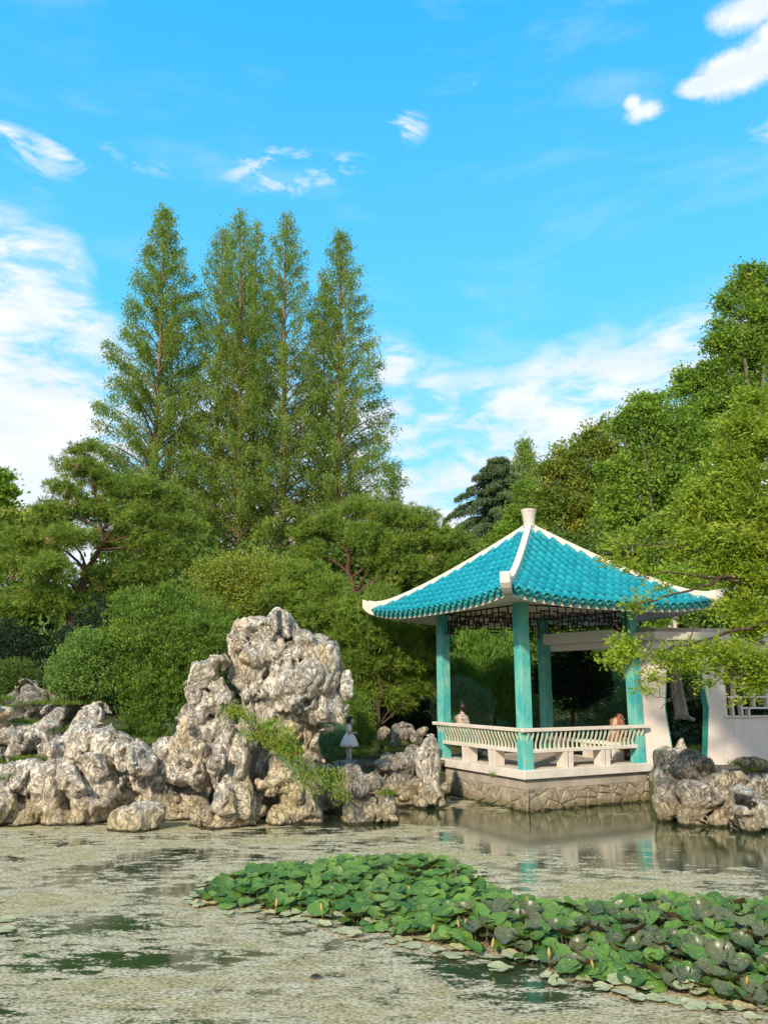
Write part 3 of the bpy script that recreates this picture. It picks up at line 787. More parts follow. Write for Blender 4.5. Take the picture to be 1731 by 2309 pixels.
win = [(wx0, wz0), (wx0+2.6, wz0), (wx0+2.6, wz1), (wx0, wz1)]
s0, _ = wsz(1446, 1600); ztop = wsz(1500, 1462)[1]
outer = [(s0, .55), (door[0][0]-.0001, .55), (door[0][0], .70)]
outer = [(s0, .55), (door[0][0], .55), door[0]] + list(reversed(door[2:])) + [door[1], (door[1][0], .55), (7.5, .55), (7.5, ztop), (s0, ztop)]
outer = [(s0, .55), (door[0][0], .55)] + [door[0], door[7], door[6], door[5], door[4], door[3], door[2], door[1]] + [(door[1][0], .55), (7.5, .55), (7.5, ztop), (s0, ztop)]
loops = [outer, win]; flatv = [p for L in loops for p in L]
tris = tessellate_polygon([[Vector((p[0], p[1], 0)) for p in L] for L in loops])
TK = .24
mb = MB(); V = [(p[0], 0, p[1]) for p in flatv]+[(p[0], TK, p[1]) for p in flatv]; n = len(flatv)
Fs = [tuple(t) for t in tris]+[tuple(n+i for i in reversed(t)) for t in tris]
b = 0
for L in loops:
    for i in range(len(L)): j = (i+1) % len(L); Fs.append((b+i, b+j, b+j+n, b+i+n))
    b += len(L)
mb.add(V, Fs); o = mb.build('wall', WALL, wall)
bm = bmesh.new(); bm.from_mesh(o.data); bmesh.ops.recalc_face_normals(bm, faces=bm.faces); bm.to_mesh(o.data); bm.free()
# turquoise door lining, standing 4 mm inside the opening and 6 mm proud of the wall
mb = MB(); dl = [door[0], door[7], door[6], door[5], door[4], door[3], door[2], door[1]]; cx_ = sum(p[0] for p in dl)/8; cz_ = 1.9
V = []; Fs = []; n = len(dl)
for (y, ins) in ((-.006, .004), (TK+.02, .004), (TK+.02, .03), (-.006, .03)):
    for p in dl:
        dx, dz = cx_-p[0], cz_-p[1]; L_ = math.hypot(dx, dz); V.append((p[0]+dx/L_*ins, y, p[1]+dz/L_*ins))
for r in range(4):
    for i in range(n-1): Fs.append((r*n+i, r*n+i+1, ((r+1) % 4)*n+i+1, ((r+1) % 4)*n+i))
mb.add(V, Fs); mb.build('door_lining', TEALD, wall)
# window lattice
def wbar(x0, y0, x1, y1, th=.045):
    a = wsz(x0, y0); c = wsz(x1, y1); mb = MB()
    ver = abs(x0-x1) < 2
    if ver: mb.box((a[0], TK/2, (a[1]+c[1])/2), (th, TK-.06, abs(a[1]-c[1])))
    else: mb.box(((a[0]+c[0])/2, TK/2+.003, a[1]), (abs(a[0]-c[0]), TK-.07, th))
    mb.build('window_bar', WALL, wall)
for q in ((1641, 1572, 1730, 1572), (1672, 1597, 1760, 1597), (1655, 1549, 1712, 1549), (1641, 1528, 1680, 1528), (1655, 1528, 1655, 1571), (1672, 1573, 1672, 1613), (1690, 1598, 1690, 1613),
          (1652, 1573, 1652, 1613), (1727, 1530, 1727, 1596), (1699, 1549, 1699, 1596), (1760, 1509, 1760, 1613), (1790, 1509, 1790, 1613), (1727, 1530, 1830, 1530), (1760, 1560, 1860, 1560), (1680, 1509, 1680, 1548)): wbar(*q)
mb = MB(); a = wsz(1636, 1617); mb.box((a[0]+1.35, -.02, wz0-.022), (2.75, .06, .04)); mb.build('window_sill', WHITE, wall)
# courtyard side: a second post
canopy = empty('gallery_canopy', (6.4, 20.9, 0), 0, 'flat concrete gallery canopy with pale fascia behind and right of the pavilion', 'canopy')
def prism(name, pts, z0, z1, m, parent, off=(6.4, 20.9)):
    n = len(pts); V = [(p[0]-off[0], p[1]-off[1], z0) for p in pts]+[(p[0]-off[0], p[1]-off[1], z1) for p in pts]
    bm = bmesh.new(); vv = [bm.verts.new(v) for v in V]
    bm.faces.new(vv[:n]); bm.faces.new(vv[n:])
    for i in range(n): bm.faces.new((vv[i], vv[(i+1) % n], vv[(i+1) % n+n], vv[i+n]))
    bmesh.ops.recalc_face_normals(bm, faces=bm.faces); return bm_obj(name, bm, m, parent)
tl = at(1224, 1431, 23.6); tr_ = at(1412, 1417, 21.05); zt = (tl[2]+tr_[2])/2
q0 = at(1198, 1440, 24.2)
prism('canopy_slab', [(tl[0], tl[1]), (tr_[0], tr_[1]), (tr_[0]+3, tr_[1]+4), (tl[0]+2, tl[1]+4)], zt-.30, zt, SOFFIT, canopy)
prism('canopy_beam', [(tl[0]+.25, tl[1]+.35), (tr_[0]+.1, tr_[1]+.45), (tr_[0]+.3, tr_[1]+.65), (tl[0]+.45, tl[1]+.55)], zt-.48, zt-.302, SOFFIT, canopy)
c0 = at(1422, 1424, 20.75); c1 = at(1475, 1424, 20.35); c2 = at(1740, 1434, 21.3); zc = c1[2]
prism('canopy_slab', [(c0[0], c0[1]), (c1[0], c1[1]), (c2[0]+5, c2[1]+.9), (c2[0]+5, c2[1]+3.5), (c0[0]+.4, c0[1]+3)], zc-.20, zc, WHITE, canopy)
prism('canopy_coping', [(c0[0]+.12, c0[1]+.22), (c1[0]+.05, c1[1]+.14), (c2[0]+5, c2[1]+1.04), (c2[0]+5, c2[1]+3.4), (c0[0]+.6, c0[1]+2.9)], zc+.002, zc+.11, CONC, canopy)
prism('canopy_beam', [(c0[0]+.2, c0[1]+.35), (c1[0]+.05, c1[1]+.33), (c2[0]+5, c2[1]+1.2), (c2[0]+5, c2[1]+1.4), (c0[0]+.2, c0[1]+.6)], zc-.40, zc-.202, SOFFIT, canopy)

# ------------------------------------------------------------------ rocks
def smin(a, b, k):
    h = np.clip(.5+.5*(b-a)/k, 0, 1); return b+(a-b)*h-k*h*(1-h)
def facets(P, cell, seed):
    """broken planes: in each irregular cell the surface tilts its own way"""
    q = P/cell; i0 = np.floor(q).astype(np.int64); best = np.full(len(P), 9.); val = np.zeros(len(P)); b2 = np.full(len(P), 9.); v2 = np.zeros(len(P))
    for dx in (-1, 0, 1):
        for dy in (-1, 0, 1):
            for dz in (-1, 0, 1):
                a, b, c = i0[:, 0]+dx, i0[:, 1]+dy, i0[:, 2]+dz
                h = [_hash(a, b, c, seed+j) for j in range(6)]
                e = np.stack([q[:, 0]-a-h[0], q[:, 1]-b-h[1], q[:, 2]-c-h[2]], 1); d = np.sqrt((e*e).sum(1))
                v = (e[:, 0]*(h[3]-.5)+e[:, 1]*(h[4]-.5)+e[:, 2]*(h[5]-.5))*1.3*cell
                m = d < best
                b2 = np.where(m, best, np.minimum(b2, d)); best = np.where(m, d, best); val = np.where(m, v, val)
    edge = np.clip(1-(b2-best)*7, 0, 1)
    return val+edge*cell*.10
def rock(label, Y, blobs, m=None, res=.034, cuts=(), seed=1, amp=1.0, k=.12, zcut=-.35, group=None, name='rock', parent=None):
    """blobs: (px, py, half width px, half height px, depth offset m, half depth m)"""
    m = m or ROCK
    s = Y/F; E = []
    for b in blobs:
        px, py, rx, ry = b[:4]; dy = b[4] if len(b) > 4 else 0; rd = b[5] if len(b) > 5 else .75*(rx+ry)/2*s
        c_ = at(px, py, Y+dy); rz_ = ry*s
        if c_[2]-rz_ < .30: c_[2] -= .17; rz_ += .17      # stones at the waterline reach below it
        E.append((c_, np.array([rx*s, rd, rz_])))
    C = []
    for b in cuts:
        px, py, rx, ry = b[:4]; dy = b[4] if len(b) > 4 else 0; rd = b[5] if len(b) > 5 else 1.5
        C.append((at(px, py, Y+dy), np.array([rx*s, rd, ry*s])))
    lo = np.min([c-r for c, r in E], 0)-.22; hi = np.max([c+r for c, r in E], 0)+.22
    lo[2] = max(lo[2], zcut)
    n = np.maximum(((hi-lo)/res).astype(int)+1, 4)
    ax = [lo[i]+res*np.arange(n[i]) for i in range(3)]
    G = np.stack(np.meshgrid(*ax, indexing='ij'), -1).reshape(-1, 3)
    D = np.full(len(G), 9.0)
    for c, r in E:
        q = (G-c)/r; L = np.sqrt((q*q).sum(1)); D = smin(D, (L-1)*r.min()*np.clip(1.15*(r.mean()/r.min())**.5, 1, 1.6), k)
    near = np.abs(D) < .42
    P = G[near]; off = np.array([seed*7.1, seed*3.3, seed*1.7])
    wv = np.stack([fbm(P*1.6+off, 2, 11), fbm(P*1.6+off+9, 2, 12), fbm(P*1.6+off+19, 2, 13)], 1)
    Q1 = P+wv*.22
    lump = fbm(Q1*np.array([1.5, 1.5, 1.1])+off, 2, 21)
    rid = fbm(Q1*np.array([3.1, 3.1, 2.0])+off, 2, 31, True)
    fine = fbm(P*10+off, 3, 41)
    crev = 1-np.clip(np.abs(fbm(Q1*np.array([1.9, 1.9, 1.0])-off, 2, 51))*9, 0, 1)
    fac = 1.35*facets(P+wv*.08+off, .62, 61)+.42*facets(P+wv*.06-off, .24, 71)
    fis = 1-np.clip(np.abs(fbm(Q1*np.array([3.2, 3.2, .8])+off*2, 2, 81))*8, 0, 1)
    pit = np.clip(vnoise(Q1*np.array([3.0, 3.0, 2.1])+off*3, 91)-.42, 0, 1)*.55+np.clip(vnoise(P*7.5+off*3, 92)-.5, 0, 1)*.10
    D[near] += amp*(pit+.06*fis-.12*lump-.060*rid-.022*fine+.075*crev+.62*fac)+.03
    for c, r in C:
        q = (G-c)/r; L = np.sqrt((q*q).sum(1)); D = -smin(-D, (L-1)*r.min(), .08)
    Fv = D.reshape(tuple(n)); Fv[:, :, 0] = np.maximum(Fv[:, :, 0], 0.01)
    Fv[0] = .1; Fv[-1] = .1; Fv[:, 0] = .1; Fv[:, -1] = .1; Fv[:, :, -1] = .1
    V, Qd = surface_nets(Fv, lo, res)
    if len(V) == 0: print('EMPTY rock', label); return None
    # drop crumbs
    par = np.arange(len(V))
    for _ in range(60):
        mn = par[Qd].min(1); new = par.copy()
        for c_ in range(4): np.minimum.at(new, Qd[:, c_], mn)
        new = new[new]
        if (new == par).all(): break
        par = new
    ids, ct = np.unique(par, return_counts=True)
    keep = np.isin(par, ids[ct > len(V)*.06]); kf = keep[Qd].all(1); Qd = Qd[kf]
    used = np.unique(Qd); mp = -np.ones(len(V), int); mp[used] = np.arange(len(used)); V = V[used]; Qd = mp[Qd]
    org = np.array([V[:, 0].mean(), V[:, 1].mean(), max(V[:, 2].min(), -.3)])
    o = mesh_np(name, V, Qd, m, smooth=True, origin=org, parent=parent); tag(o, label, 'rock', group); return o

GR = 'limestone rocks of the rockery on the left bank'
rock('towering limestone boulder with a peaked top and an overhang above the girl', 18.3, [
    (604, 1425, 50, 42, 0, .45), (616, 1404, 26, 16, 0, .3), (556, 1432, 38, 34, 0, .4), (545, 1470, 28, 26, 0, .35), (600, 1490, 66, 50, -.05, .6), (655, 1470, 50, 42, 0, .5), (690, 1458, 34, 30, .1, .4),
    (735, 1492, 34, 36, .1, .45), (756, 1530, 26, 42, .05, .5), (700, 1540, 70, 52, -.15, .7), (640, 1560, 66, 48, -.25, .7), (752, 1580, 26, 38, 0, .5), (720, 1600, 55, 36, -.2, .6),
    (754, 1618, 14, 26, 0, .35), (735, 1642, 16, 12, -.1, .3), (590, 1620, 52, 60, -.05, .6), (650, 1640, 50, 50, .05, .6), (545, 1540, 12, 30, .1, .2), (574, 1580, 26, 26, -.05, .4)],
    cuts=[(690, 1585, 10, 8, -.75, .3), (618, 1500, 8, 22, -.65, .2)], seed=1, res=.036, group=GR)
rock('slim leaning limestone pinnacle left of the towering boulder', 18.0, [
    (492, 1496, 26, 18, 0, .3), (512, 1502, 18, 14, 0, .22), (478, 1530, 34, 40, 0, .4), (455, 1580, 40, 46, 0, .45), (505, 1585, 24, 34, 0, .4), (445, 1640, 46, 50, 0, .55), (500, 1650, 42, 50, .1, .5),
    (425, 1700, 62, 50, 0, .6), (470, 1730, 40, 55, -.1, .55), (400, 1745, 40, 34, 0, .5)], seed=2, res=.036, group=GR)
rock('knobbly limestone column rising from the water below the pinnacle', 17.3, [
    (520, 1672, 20, 40, .1, .3), (503, 1720, 26, 44, 0, .35), (545, 1720, 26, 60, .1, .35), (510, 1770, 34, 46, 0, .45), (545, 1790, 30, 46, .05, .4), (480, 1822, 34, 30, -.1, .4), (530, 1830, 34, 26, 0, .4), (572, 1800, 20, 24, .2, .3)],
    seed=3, res=.034, group=GR)
rock('pale leg of rock carrying the overhang beside the arch', 18.5, [(690, 1650, 26, 30, 0, .35), (696, 1690, 16, 44, 0, .25), (690, 1740, 26, 40, 0, .35), (640, 1700, 36, 44, .1, .4)], seed=4, group=GR)
rock('waterworn limestone block with a hollow, under the spray of leaves', 17.6, [
    (640, 1740, 34, 44, 0, .4), (615, 1770, 22, 30, 0, .35), (668, 1770, 34, 32, 0, .4), (700, 1775, 30, 26, .05, .35), (632, 1822, 34, 28, 0, .4), (702, 1812, 13, 26, 0, .22), (712, 1828, 14, 10, 0, .2), (655, 1845, 22, 12, 0, .3)],
    seed=5, group=GR)
rock('shadowed rock wall between the two legs of the rockery', 18.5, [(590, 1730, 60, 60, .2, .5), (600, 1800, 60, 50, .2, .5), (660, 1810, 60, 44, .35, .4), (560, 1670, 40, 50, .2, .4)], seed=6, res=.045, group=GR)
rock('isolated dark topped rock standing in the water below the girl', 17.9, [
    (800, 1750, 30, 22, .1, .35), (778, 1745, 16, 14, .1, .25), (812, 1772, 36, 30, 0, .4), (842, 1768, 22, 22, 0, .3), (795, 1800, 24, 36, 0, .35), (838, 1808, 32, 26, 0, .35), (872, 1812, 30, 20, 0, .3), (805, 1830, 34, 16, 0, .35), (885, 1818, 18, 18, 0, .25)],
    ROCK2, cuts=[(770, 1812, 8, 20, -.3, .4)], seed=7, group=GR)
rock('blocky grey bank rock left of the pavilion pillar rock', 20.1, [(868, 1718, 28, 20, .1, .4), (905, 1718, 38, 20, 0, .45), (935, 1726, 22, 24, 0, .4), (905, 1760, 50, 40, .1, .4), (860, 1760, 34, 36, .1, .4)], ROCK2, seed=8, res=.04, group=GR)
rock('tall smooth pillar rock touching the left corner of the pavilion base', 19.9, [(972, 1698, 14, 32, 0, .22), (965, 1735, 20, 46, 0, .3), (985, 1775, 22, 26, 0, .3), (955, 1778, 22, 26, 0, .3), (945, 1740, 14, 36, .1, .25)], seed=9, amp=.6, res=.03, group=GR)
rock('upright dark rock with a flat top on the path edge', 21.9, [(905, 1650, 22, 22, 0, .3), (890, 1644, 12, 12, 0, .2), (912, 1665, 32, 20, .1, .35), (888, 1675, 20, 14, 0, .3)], ROCK2, seed=10, amp=.8, res=.03, group=GR)
rock('split grey rock between the flat topped rock and the pillar rock', 21.2, [(950, 1670, 10, 18, 0, .18), (944, 1695, 18, 24, 0, .25), (930, 1690, 12, 12, 0, .2)], ROCK2, seed=11, amp=.7, res=.03, group=GR)
rock('low bank rock beneath the feet of the girl', 20.1, [(770, 1750, 60, 30, .3, .5), (735, 1760, 40, 40, .2, .4), (800, 1745, 30, 28, .2, .4), (700, 1770, 40, 40, .3, .4)], ROCK2, seed=12, res=.045, group=GR)
rock('small squared stone at the water under the arch', 19.2, [(752, 1786, 20, 14, 0, .2), (715, 1780, 18, 20, 0, .25)], ROCK2, seed=13, amp=.5, res=.03, group=GR)
rock('yellowish stone beside the path under the conical shrub', 22.6, [(868, 1655, 14, 12, 0, .2), (858, 1665, 10, 8, 0, .15)], ROCK2, seed=14, amp=.4, res=.028, group=GR)
# left part
rock('broad crumpled limestone ridge running down to the water at far left', 17.7, [
    (200, 1670, 60, 36, .3, .5), (170, 1700, 70, 40, .1, .6), (250, 1690, 56, 34, .1, .5), (300, 1702, 40, 26, 0, .5), (150, 1750, 70, 48, 0, .6), (210, 1760, 60, 60, 0, .6), (90, 1755, 50, 50, 0, .5), (55, 1820, 50, 34, -.1, .5),
    (130, 1820, 50, 34, .1, .5), (190, 1825, 40, 34, 0, .4), (240, 1790, 30, 60, .1, .5), (290, 1725, 44, 24, -.05, .45)], cuts=[(300, 1800, 34, 40, -.5, .55)], seed=15, res=.042, group=GR)
rock('recessed rock face behind the flat stone in the water', 18.4, [(300, 1780, 60, 60, 0, .5), (370, 1780, 60, 60, 0, .5), (420, 1800, 50, 46, -.1, .5), (350, 1725, 40, 36, -.2, .45), (400, 1730, 40, 34, 0, .4)], seed=16, res=.046, group=GR)
rock('flat pale stone lying in the water in front of the ridge', 16.9, [(298, 1832, 44, 20, 0, .4), (345, 1830, 30, 18, 0, .3), (262, 1842, 22, 14, 0, .3), (330, 1840, 44, 16, 0, .35), (366, 1822, 12, 8, 0, .15)], seed=17, amp=.5, res=.03, group=GR)
rock('rounded domed boulder behind the crumpled ridge', 19.3, [(212, 1620, 34, 32, 0, .4), (195, 1640, 34, 34, 0, .4), (240, 1655, 26, 26, 0, .35), (258, 1680, 20, 24, 0, .3)], seed=18, amp=.6, res=.036, group=GR)
rock('mossy rock mound at the far left top of the bank', 20.5, [(65, 1555, 34, 18, 0, .4), (100, 1562, 34, 16, 0, .4), (60, 1585, 60, 26, 0, .6), (110, 1595, 50, 26, 0, .5), (40, 1615, 50, 24, -.1, .5), (150, 1600, 24, 16, .2, .3)], ROCK2, seed=19, amp=.8, res=.042, group=GR)
rock('wide weathered slab rock below the mossy mound', 19.1, [(30, 1660, 50, 30, 0, .5), (75, 1665, 40, 34, 0, .5), (110, 1640, 30, 26, .1, .4), (10, 1700, 50, 40, 0, .5), (120, 1680, 40, 30, .1, .4), (130, 1615, 30, 14, .3, .3)], seed=20, amp=.8, res=.044, group=GR)
rock('rock slab jutting in from the left picture edge', 18.9, [(5, 1605, 34, 14, 0, .4), (-25, 1612, 40, 20, 0, .4), (-30, 1660, 40, 50, .2, .4)], seed=21, amp=.5, res=.038, group=GR)
rock('pale rock lowest at the left picture edge by the water', 17.5, [(0, 1800, 40, 40, 0, .5), (-50, 1770, 60, 60, .2, .5), (30, 1750, 34, 30, .3, .4), (-40, 1700, 40, 40, .6, .4)], seed=22, res=.044, group=GR)
rock('small reddish rock below the big round shrub', 19.6, [(352, 1682, 22, 14, 0, .25), (372, 1668, 20, 10, .2, .25)], ROCK2, seed=23, amp=.5, res=.034, group=GR)
GR2 = 'rocks of the bank right of the pavilion'
rock('pale pointed rock standing in front of the doorway', 18.9, [(1536, 1680, 11, 18, 0, .15), (1530, 1702, 22, 18, 0, .22), (1548, 1700, 12, 14, 0, .18)], seed=30, amp=.45, res=.026, group=GR2)
rock('pale buff boulder against the right corner of the pavilion base', 18.5, [(1503, 1712, 31, 26, 0, .35), (1492, 1747, 30, 26, 0, .35), (1510, 1757, 36, 22, -.1, .35), (1520, 1730, 24, 30, .1, .3)], seed=31, amp=.6, res=.034, group=GR2)
rock('dark rounded mossy boulder below the doorway', 18.2, [(1560, 1722, 38, 28, 0, .4), (1545, 1740, 44, 26, 0, .4), (1580, 1745, 26, 24, 0, .35)], ROCKD, seed=32, amp=.4, res=.034, group=GR2)
rock('squared grey bank rock at the water next to the stone base', 17.9, [(1506, 1788, 32, 30, 0, .35), (1492, 1794, 24, 30, .1, .3)], ROCK2, seed=33, amp=.45, res=.038, group=GR2)
rock('large cracked grey rock at the water edge right of the pavilion', 17.6, [(1565, 1790, 44, 30, 0, .5), (1610, 1790, 44, 34, 0, .5), (1560, 1820, 40, 26, 0, .5), (1600, 1830, 40, 20, 0, .5), (1625, 1760, 26, 20, .1, .4)], ROCK2, seed=34, amp=.8, res=.042, group=GR2)
rock('white hooked rock hanging over the water at right edge', 16.7, [(1685, 1785, 20, 12, 0, .25), (1700, 1800, 18, 22, 0, .3), (1692, 1835, 24, 16, -.05, .3), (1670, 1828, 20, 9, -.1, .25), (1712, 1815, 20, 24, .1, .3)], ROCKW, seed=35, amp=.6, res=.03, group=GR2)
rock('dark grey rock at the right picture edge behind the white one', 17.3, [(1670, 1800, 40, 40, .2, .4), (1725, 1800, 30, 50, 0, .4), (1760, 1800, 60, 50, .1, .5), (1690, 1765, 30, 16, .3, .4), (1640, 1815, 24, 34, .2, .4)], ROCK2, seed=36, res=.042, group=GR2)
rock('low dark domed boulder on the pebble paving at the wall foot', 19.3, [(1700, 1722, 40, 16, 0, .4), (1730, 1730, 30, 14, 0, .4)], ROCKD, seed=37, amp=.3, res=.034, group=GR2)

# ------------------------------------------------------------------ vegetation
def unit(V): return V/(np.linalg.norm(V, axis=-1, keepdims=True)+1e-9)
def rdir(n): return unit(rng.normal(size=(n, 3)))
def leaves_mesh(name, C, ax, L, W, m, parent=None, fold=.15, kind=None, pitchj=.0):
    """one diamond leaf per centre C, along ax; L, W arrays or numbers"""
    n = len(C); ax = unit(ax); s = unit(np.cross(ax, rdir(n))); nn = np.cross(ax, s)
    L = np.broadcast_to(np.asarray(L, float), (n,))[:, None]; W = np.broadcast_to(np.asarray(W, float), (n,))[:, None]
    b = C-ax*L*.5; tpt = C+ax*L*.5; mid = C-ax*L*.05+nn*W*fold
    V = np.stack([b, mid+s*W*.5, tpt, mid-s*W*.5], 1).reshape(-1, 3); Fq = np.arange(4*n).reshape(n, 4)
    o = mesh_np(name, V, Fq, m, parent); 
    if kind: o['kind'] = kind
    return o
def limb(mb, p, q, r0, r1, bend=.1, n=5, seg=5):
    p = np.array(p, float); q = np.array(q, float); d = q-p; L = np.linalg.norm(d); off = rdir(1)[0]*L*bend; off[2] = abs(off[2])
    pts = [p+d*t+off*math.sin(math.pi*t) for t in np.linspace(0, 1, seg)]
    mb.tube(pts, list(np.linspace(r0, r1, seg)), n, cap=False); return pts
def blobs_w(blobs, Y):
    out = []
    for b in blobs:
        dy = b[3] if len(b) > 3 else 0; Yb = Y+dy; sy = b[4] if len(b) > 4 else .8
        out.append((at(b[0], b[1], Yb), b[2]*Yb/F, sy))
    return out
def scatter(bl, n, shell=2.2, rough=.25, flat=.85, front=0.0):
    """points and outward directions in the blobs, crowded towards their skins"""
    w_ = np.array([r**2*s for _, r, s in bl]); idx = rng.choice(len(bl), n, p=w_/w_.sum())
    c = np.array([b[0] for b in bl])[idx]; r = np.array([b[1] for b in bl])[idx]; sy = np.array([b[2] for b in bl])[idx]
    d = rdir(n); u = rng.random(n)**(1/shell)
    rr = r*(1+rough*vnoise(d*2.3+c*1.7, 3)+rough*.6*vnoise(d*5+c, 4))*u
    P = c+d*rr[:, None]*np.stack([np.ones(n), sy, np.full(n, flat)], 1)
    return P, d
def broadleaf(name, label, Y, blobs, base, n=12000, L=.14, W=.08, m=None, bark=None, clump=.30, per=14, trunk_r=.18, cat='tree', group=None, up=.35, flat=.85, shell=2.2, droop=0, part='crown', limbs=True, rough=.28, kindleaf=None, sat=0):
    m = m or L_MID; bark = bark or B_GREY
    bl = blobs_w(blobs, Y); base = np.array(base, float); bl0 = list(bl)
    for c_, r_, s_ in bl0:                       # smaller boughs standing out of each large one
        for _ in range(sat):
            dv = rdir(1)[0]; dv[1] = -abs(dv[1])*.6; bl.append((c_+unit(dv)*r_*np.array([1, s_, .9])*rnd.uniform(.75, 1.0), r_*rnd.uniform(.22, .42), s_))
    root = empty(name, tuple(base), 0, label, cat, group)
    nc = max(8, n//per); P, d = scatter(bl, nc, shell, rough, flat)
    idx = np.repeat(np.arange(nc), per); k = len(idx); cs = clump*(.6+.8*rng.random(nc))[idx][:, None]
    q = rng.normal(size=(k, 3))*cs*np.array([.5, .5, .30])
    C = P[idx]+q
    ax = d[idx]*.7+rdir(k)*.9+np.array([0, 0, up])-np.array([0, 0, droop])
    C = C-base
    leaves_mesh(part, C, ax, L*(.7+.6*rng.random(k)), W*(.7+.6*rng.random(k)), m, root)
    if limbs:
        mb = MB(); top = max(bl, key=lambda b: b[0][2])[0]; tz = top-base
        cen = np.mean([b[0] for b in bl], 0)-base
        fork = np.array([cen[0]*.45, cen[1]*.45, max(.3, min(cen[2]*.5, tz[2]*.45))])
        pts = limb(mb, (0, 0, -.2), fork, trunk_r, trunk_r*.75, .05, 8, 6)
        for c, r, s in bl0: limb(mb, fork, c-base, trunk_r*.42, trunk_r*.10, .10, 5, 7)
        sel = rng.choice(nc, min(nc, 60), replace=False)
        cc = np.array([b[0] for b in bl])
        for i in sel:
            j = np.argmin(((cc-P[i])**2).sum(1)); limb(mb, cc[j]-base, P[i]-base, trunk_r*.11, .008, .12, 3, 4)
        mb.build('trunk', bark, root, smooth=True)
    return root

# dawn redwoods
def redwood(px_top, py_top, px_base, Y, halfpx, label, n=2600, zb=None, low=.22, thin=1.0, grp='tall dawn redwoods behind the shrubs', rt=.22, lean=0):
    top = at(px_top, py_top, Y); bx = at(px_base, 1250, Y)
    gz = float(ground_z(bx[0], Y)); base = np.array([bx[0], Y, gz]); H = top[2]-gz
    root = empty('redwood_tree', tuple(base), 0, label, 'tree', grp)
    mb = MB(); tdx = top[0]-base[0]
    def tr(t): return np.array([tdx*t+.05*math.sin(t*9+px_top), .04*math.sin(t*7), H*t])
    mb.tube([tr(t) for t in np.linspace(0, .995, 22)], [rt*(1-t)**.8+.02 for t in np.linspace(0, .995, 22)], 8)
    hw = halfpx*1.1*Y/F
    LC = []; LA = []; nb = int(140*thin)
    for i in range(nb):
        t = low+(1-low)*(i+rnd.random())/nb; t = min(t, .992)
        a = i*2.399+rnd.uniform(-.4, .4)
        env = hw*min(1, ((1-t)/(1-low))**.85+.05)*(.86+.30*rnd.random())
        up = .62+.75*t; st = tr(t); st = st-np.array([0, 0, env*.22]); dirh = np.array([math.cos(a), math.sin(a), 0])
        nseg = 7; pts = []
        for s in np.linspace(0, 1, nseg):
            pts.append(st+dirh*env*s+np.array([0, 0, env*(up*s-.38*s*s)]))
        mb.tube(pts, list(np.linspace(.012+.028*(1-t)+.012*env, .006, nseg)), 3, cap=False)
        k = int((4+env*11.5)*n/2600)
        s = .18+.82*rng.random(k)**.7; pp = np.array([np.interp(s, np.linspace(0, 1, nseg), [p[j] for p in pts]) for j in range(3)]).T
        per = 11; idx = np.repeat(np.arange(k), per); kk = len(idx)
        sp = (.10+.13*rng.random(k))[idx][:, None]
        side = rng.normal(size=(kk, 3))*sp*np.array([1.1, 1.1, 1.35]); side[:, 2] -= .10+np.abs(rng.normal(size=kk))*.22*(sp[:, 0]/.15)
        LC.append(pp[idx]+side); LA.append(rdir(kk)*.75+dirh*.25+np.array([0, 0, -.75]))
    C = np.concatenate(LC); AX = np.concatenate(LA); kk = len(C)
    leaves_mesh('crown', C, AX, .15+.13*rng.random(kk), .045+.04*rng.random(kk), L_META, root)
    mb.build('trunk', B_META, root, smooth=True); return root
redwood(372, 466, 347, 50, 178, 'leftmost and widest tall dawn redwood, its left side bare against the clouds', 2900)
redwood(392, 640, 386, 53, 110, 'thin trunked dawn redwood just right of the leftmost one', 1700, thin=.7, rt=.15)
redwood(504, 512, 483, 51, 150, 'dawn redwood with forked lower trunk left of the middle pair', 1776)
redwood(541, 474, 550, 49, 140, 'tallest dawn redwood of the middle pair with straight brown trunk', 1924)
redwood(577, 496, 571, 55, 130, 'darker dawn redwood close behind the tallest one', 1628)
redwood(645, 482, 640, 49.5, 160, 'dawn redwood with stout pale trunk at the centre of the gap', 1850, rt=.25)
redwood(733, 640, 731, 54, 120, 'shorter thin dawn redwood left of the last one', 1480, thin=.8, rt=.14)
redwood(768, 520, 765, 50, 158, 'rightmost dawn redwood of the tall row, widening over the pine', 2220)
redwood(885, 1046, 880, 52, 60, 'low young redwood top right of the tall row', 1600, thin=.5, rt=.1, grp='small redwoods')
redwood(1181, 988, 1180, 46, 95, 'small pointed redwood between the cedar and the right trees', 2200, thin=.8, rt=.12, grp='small redwoods')

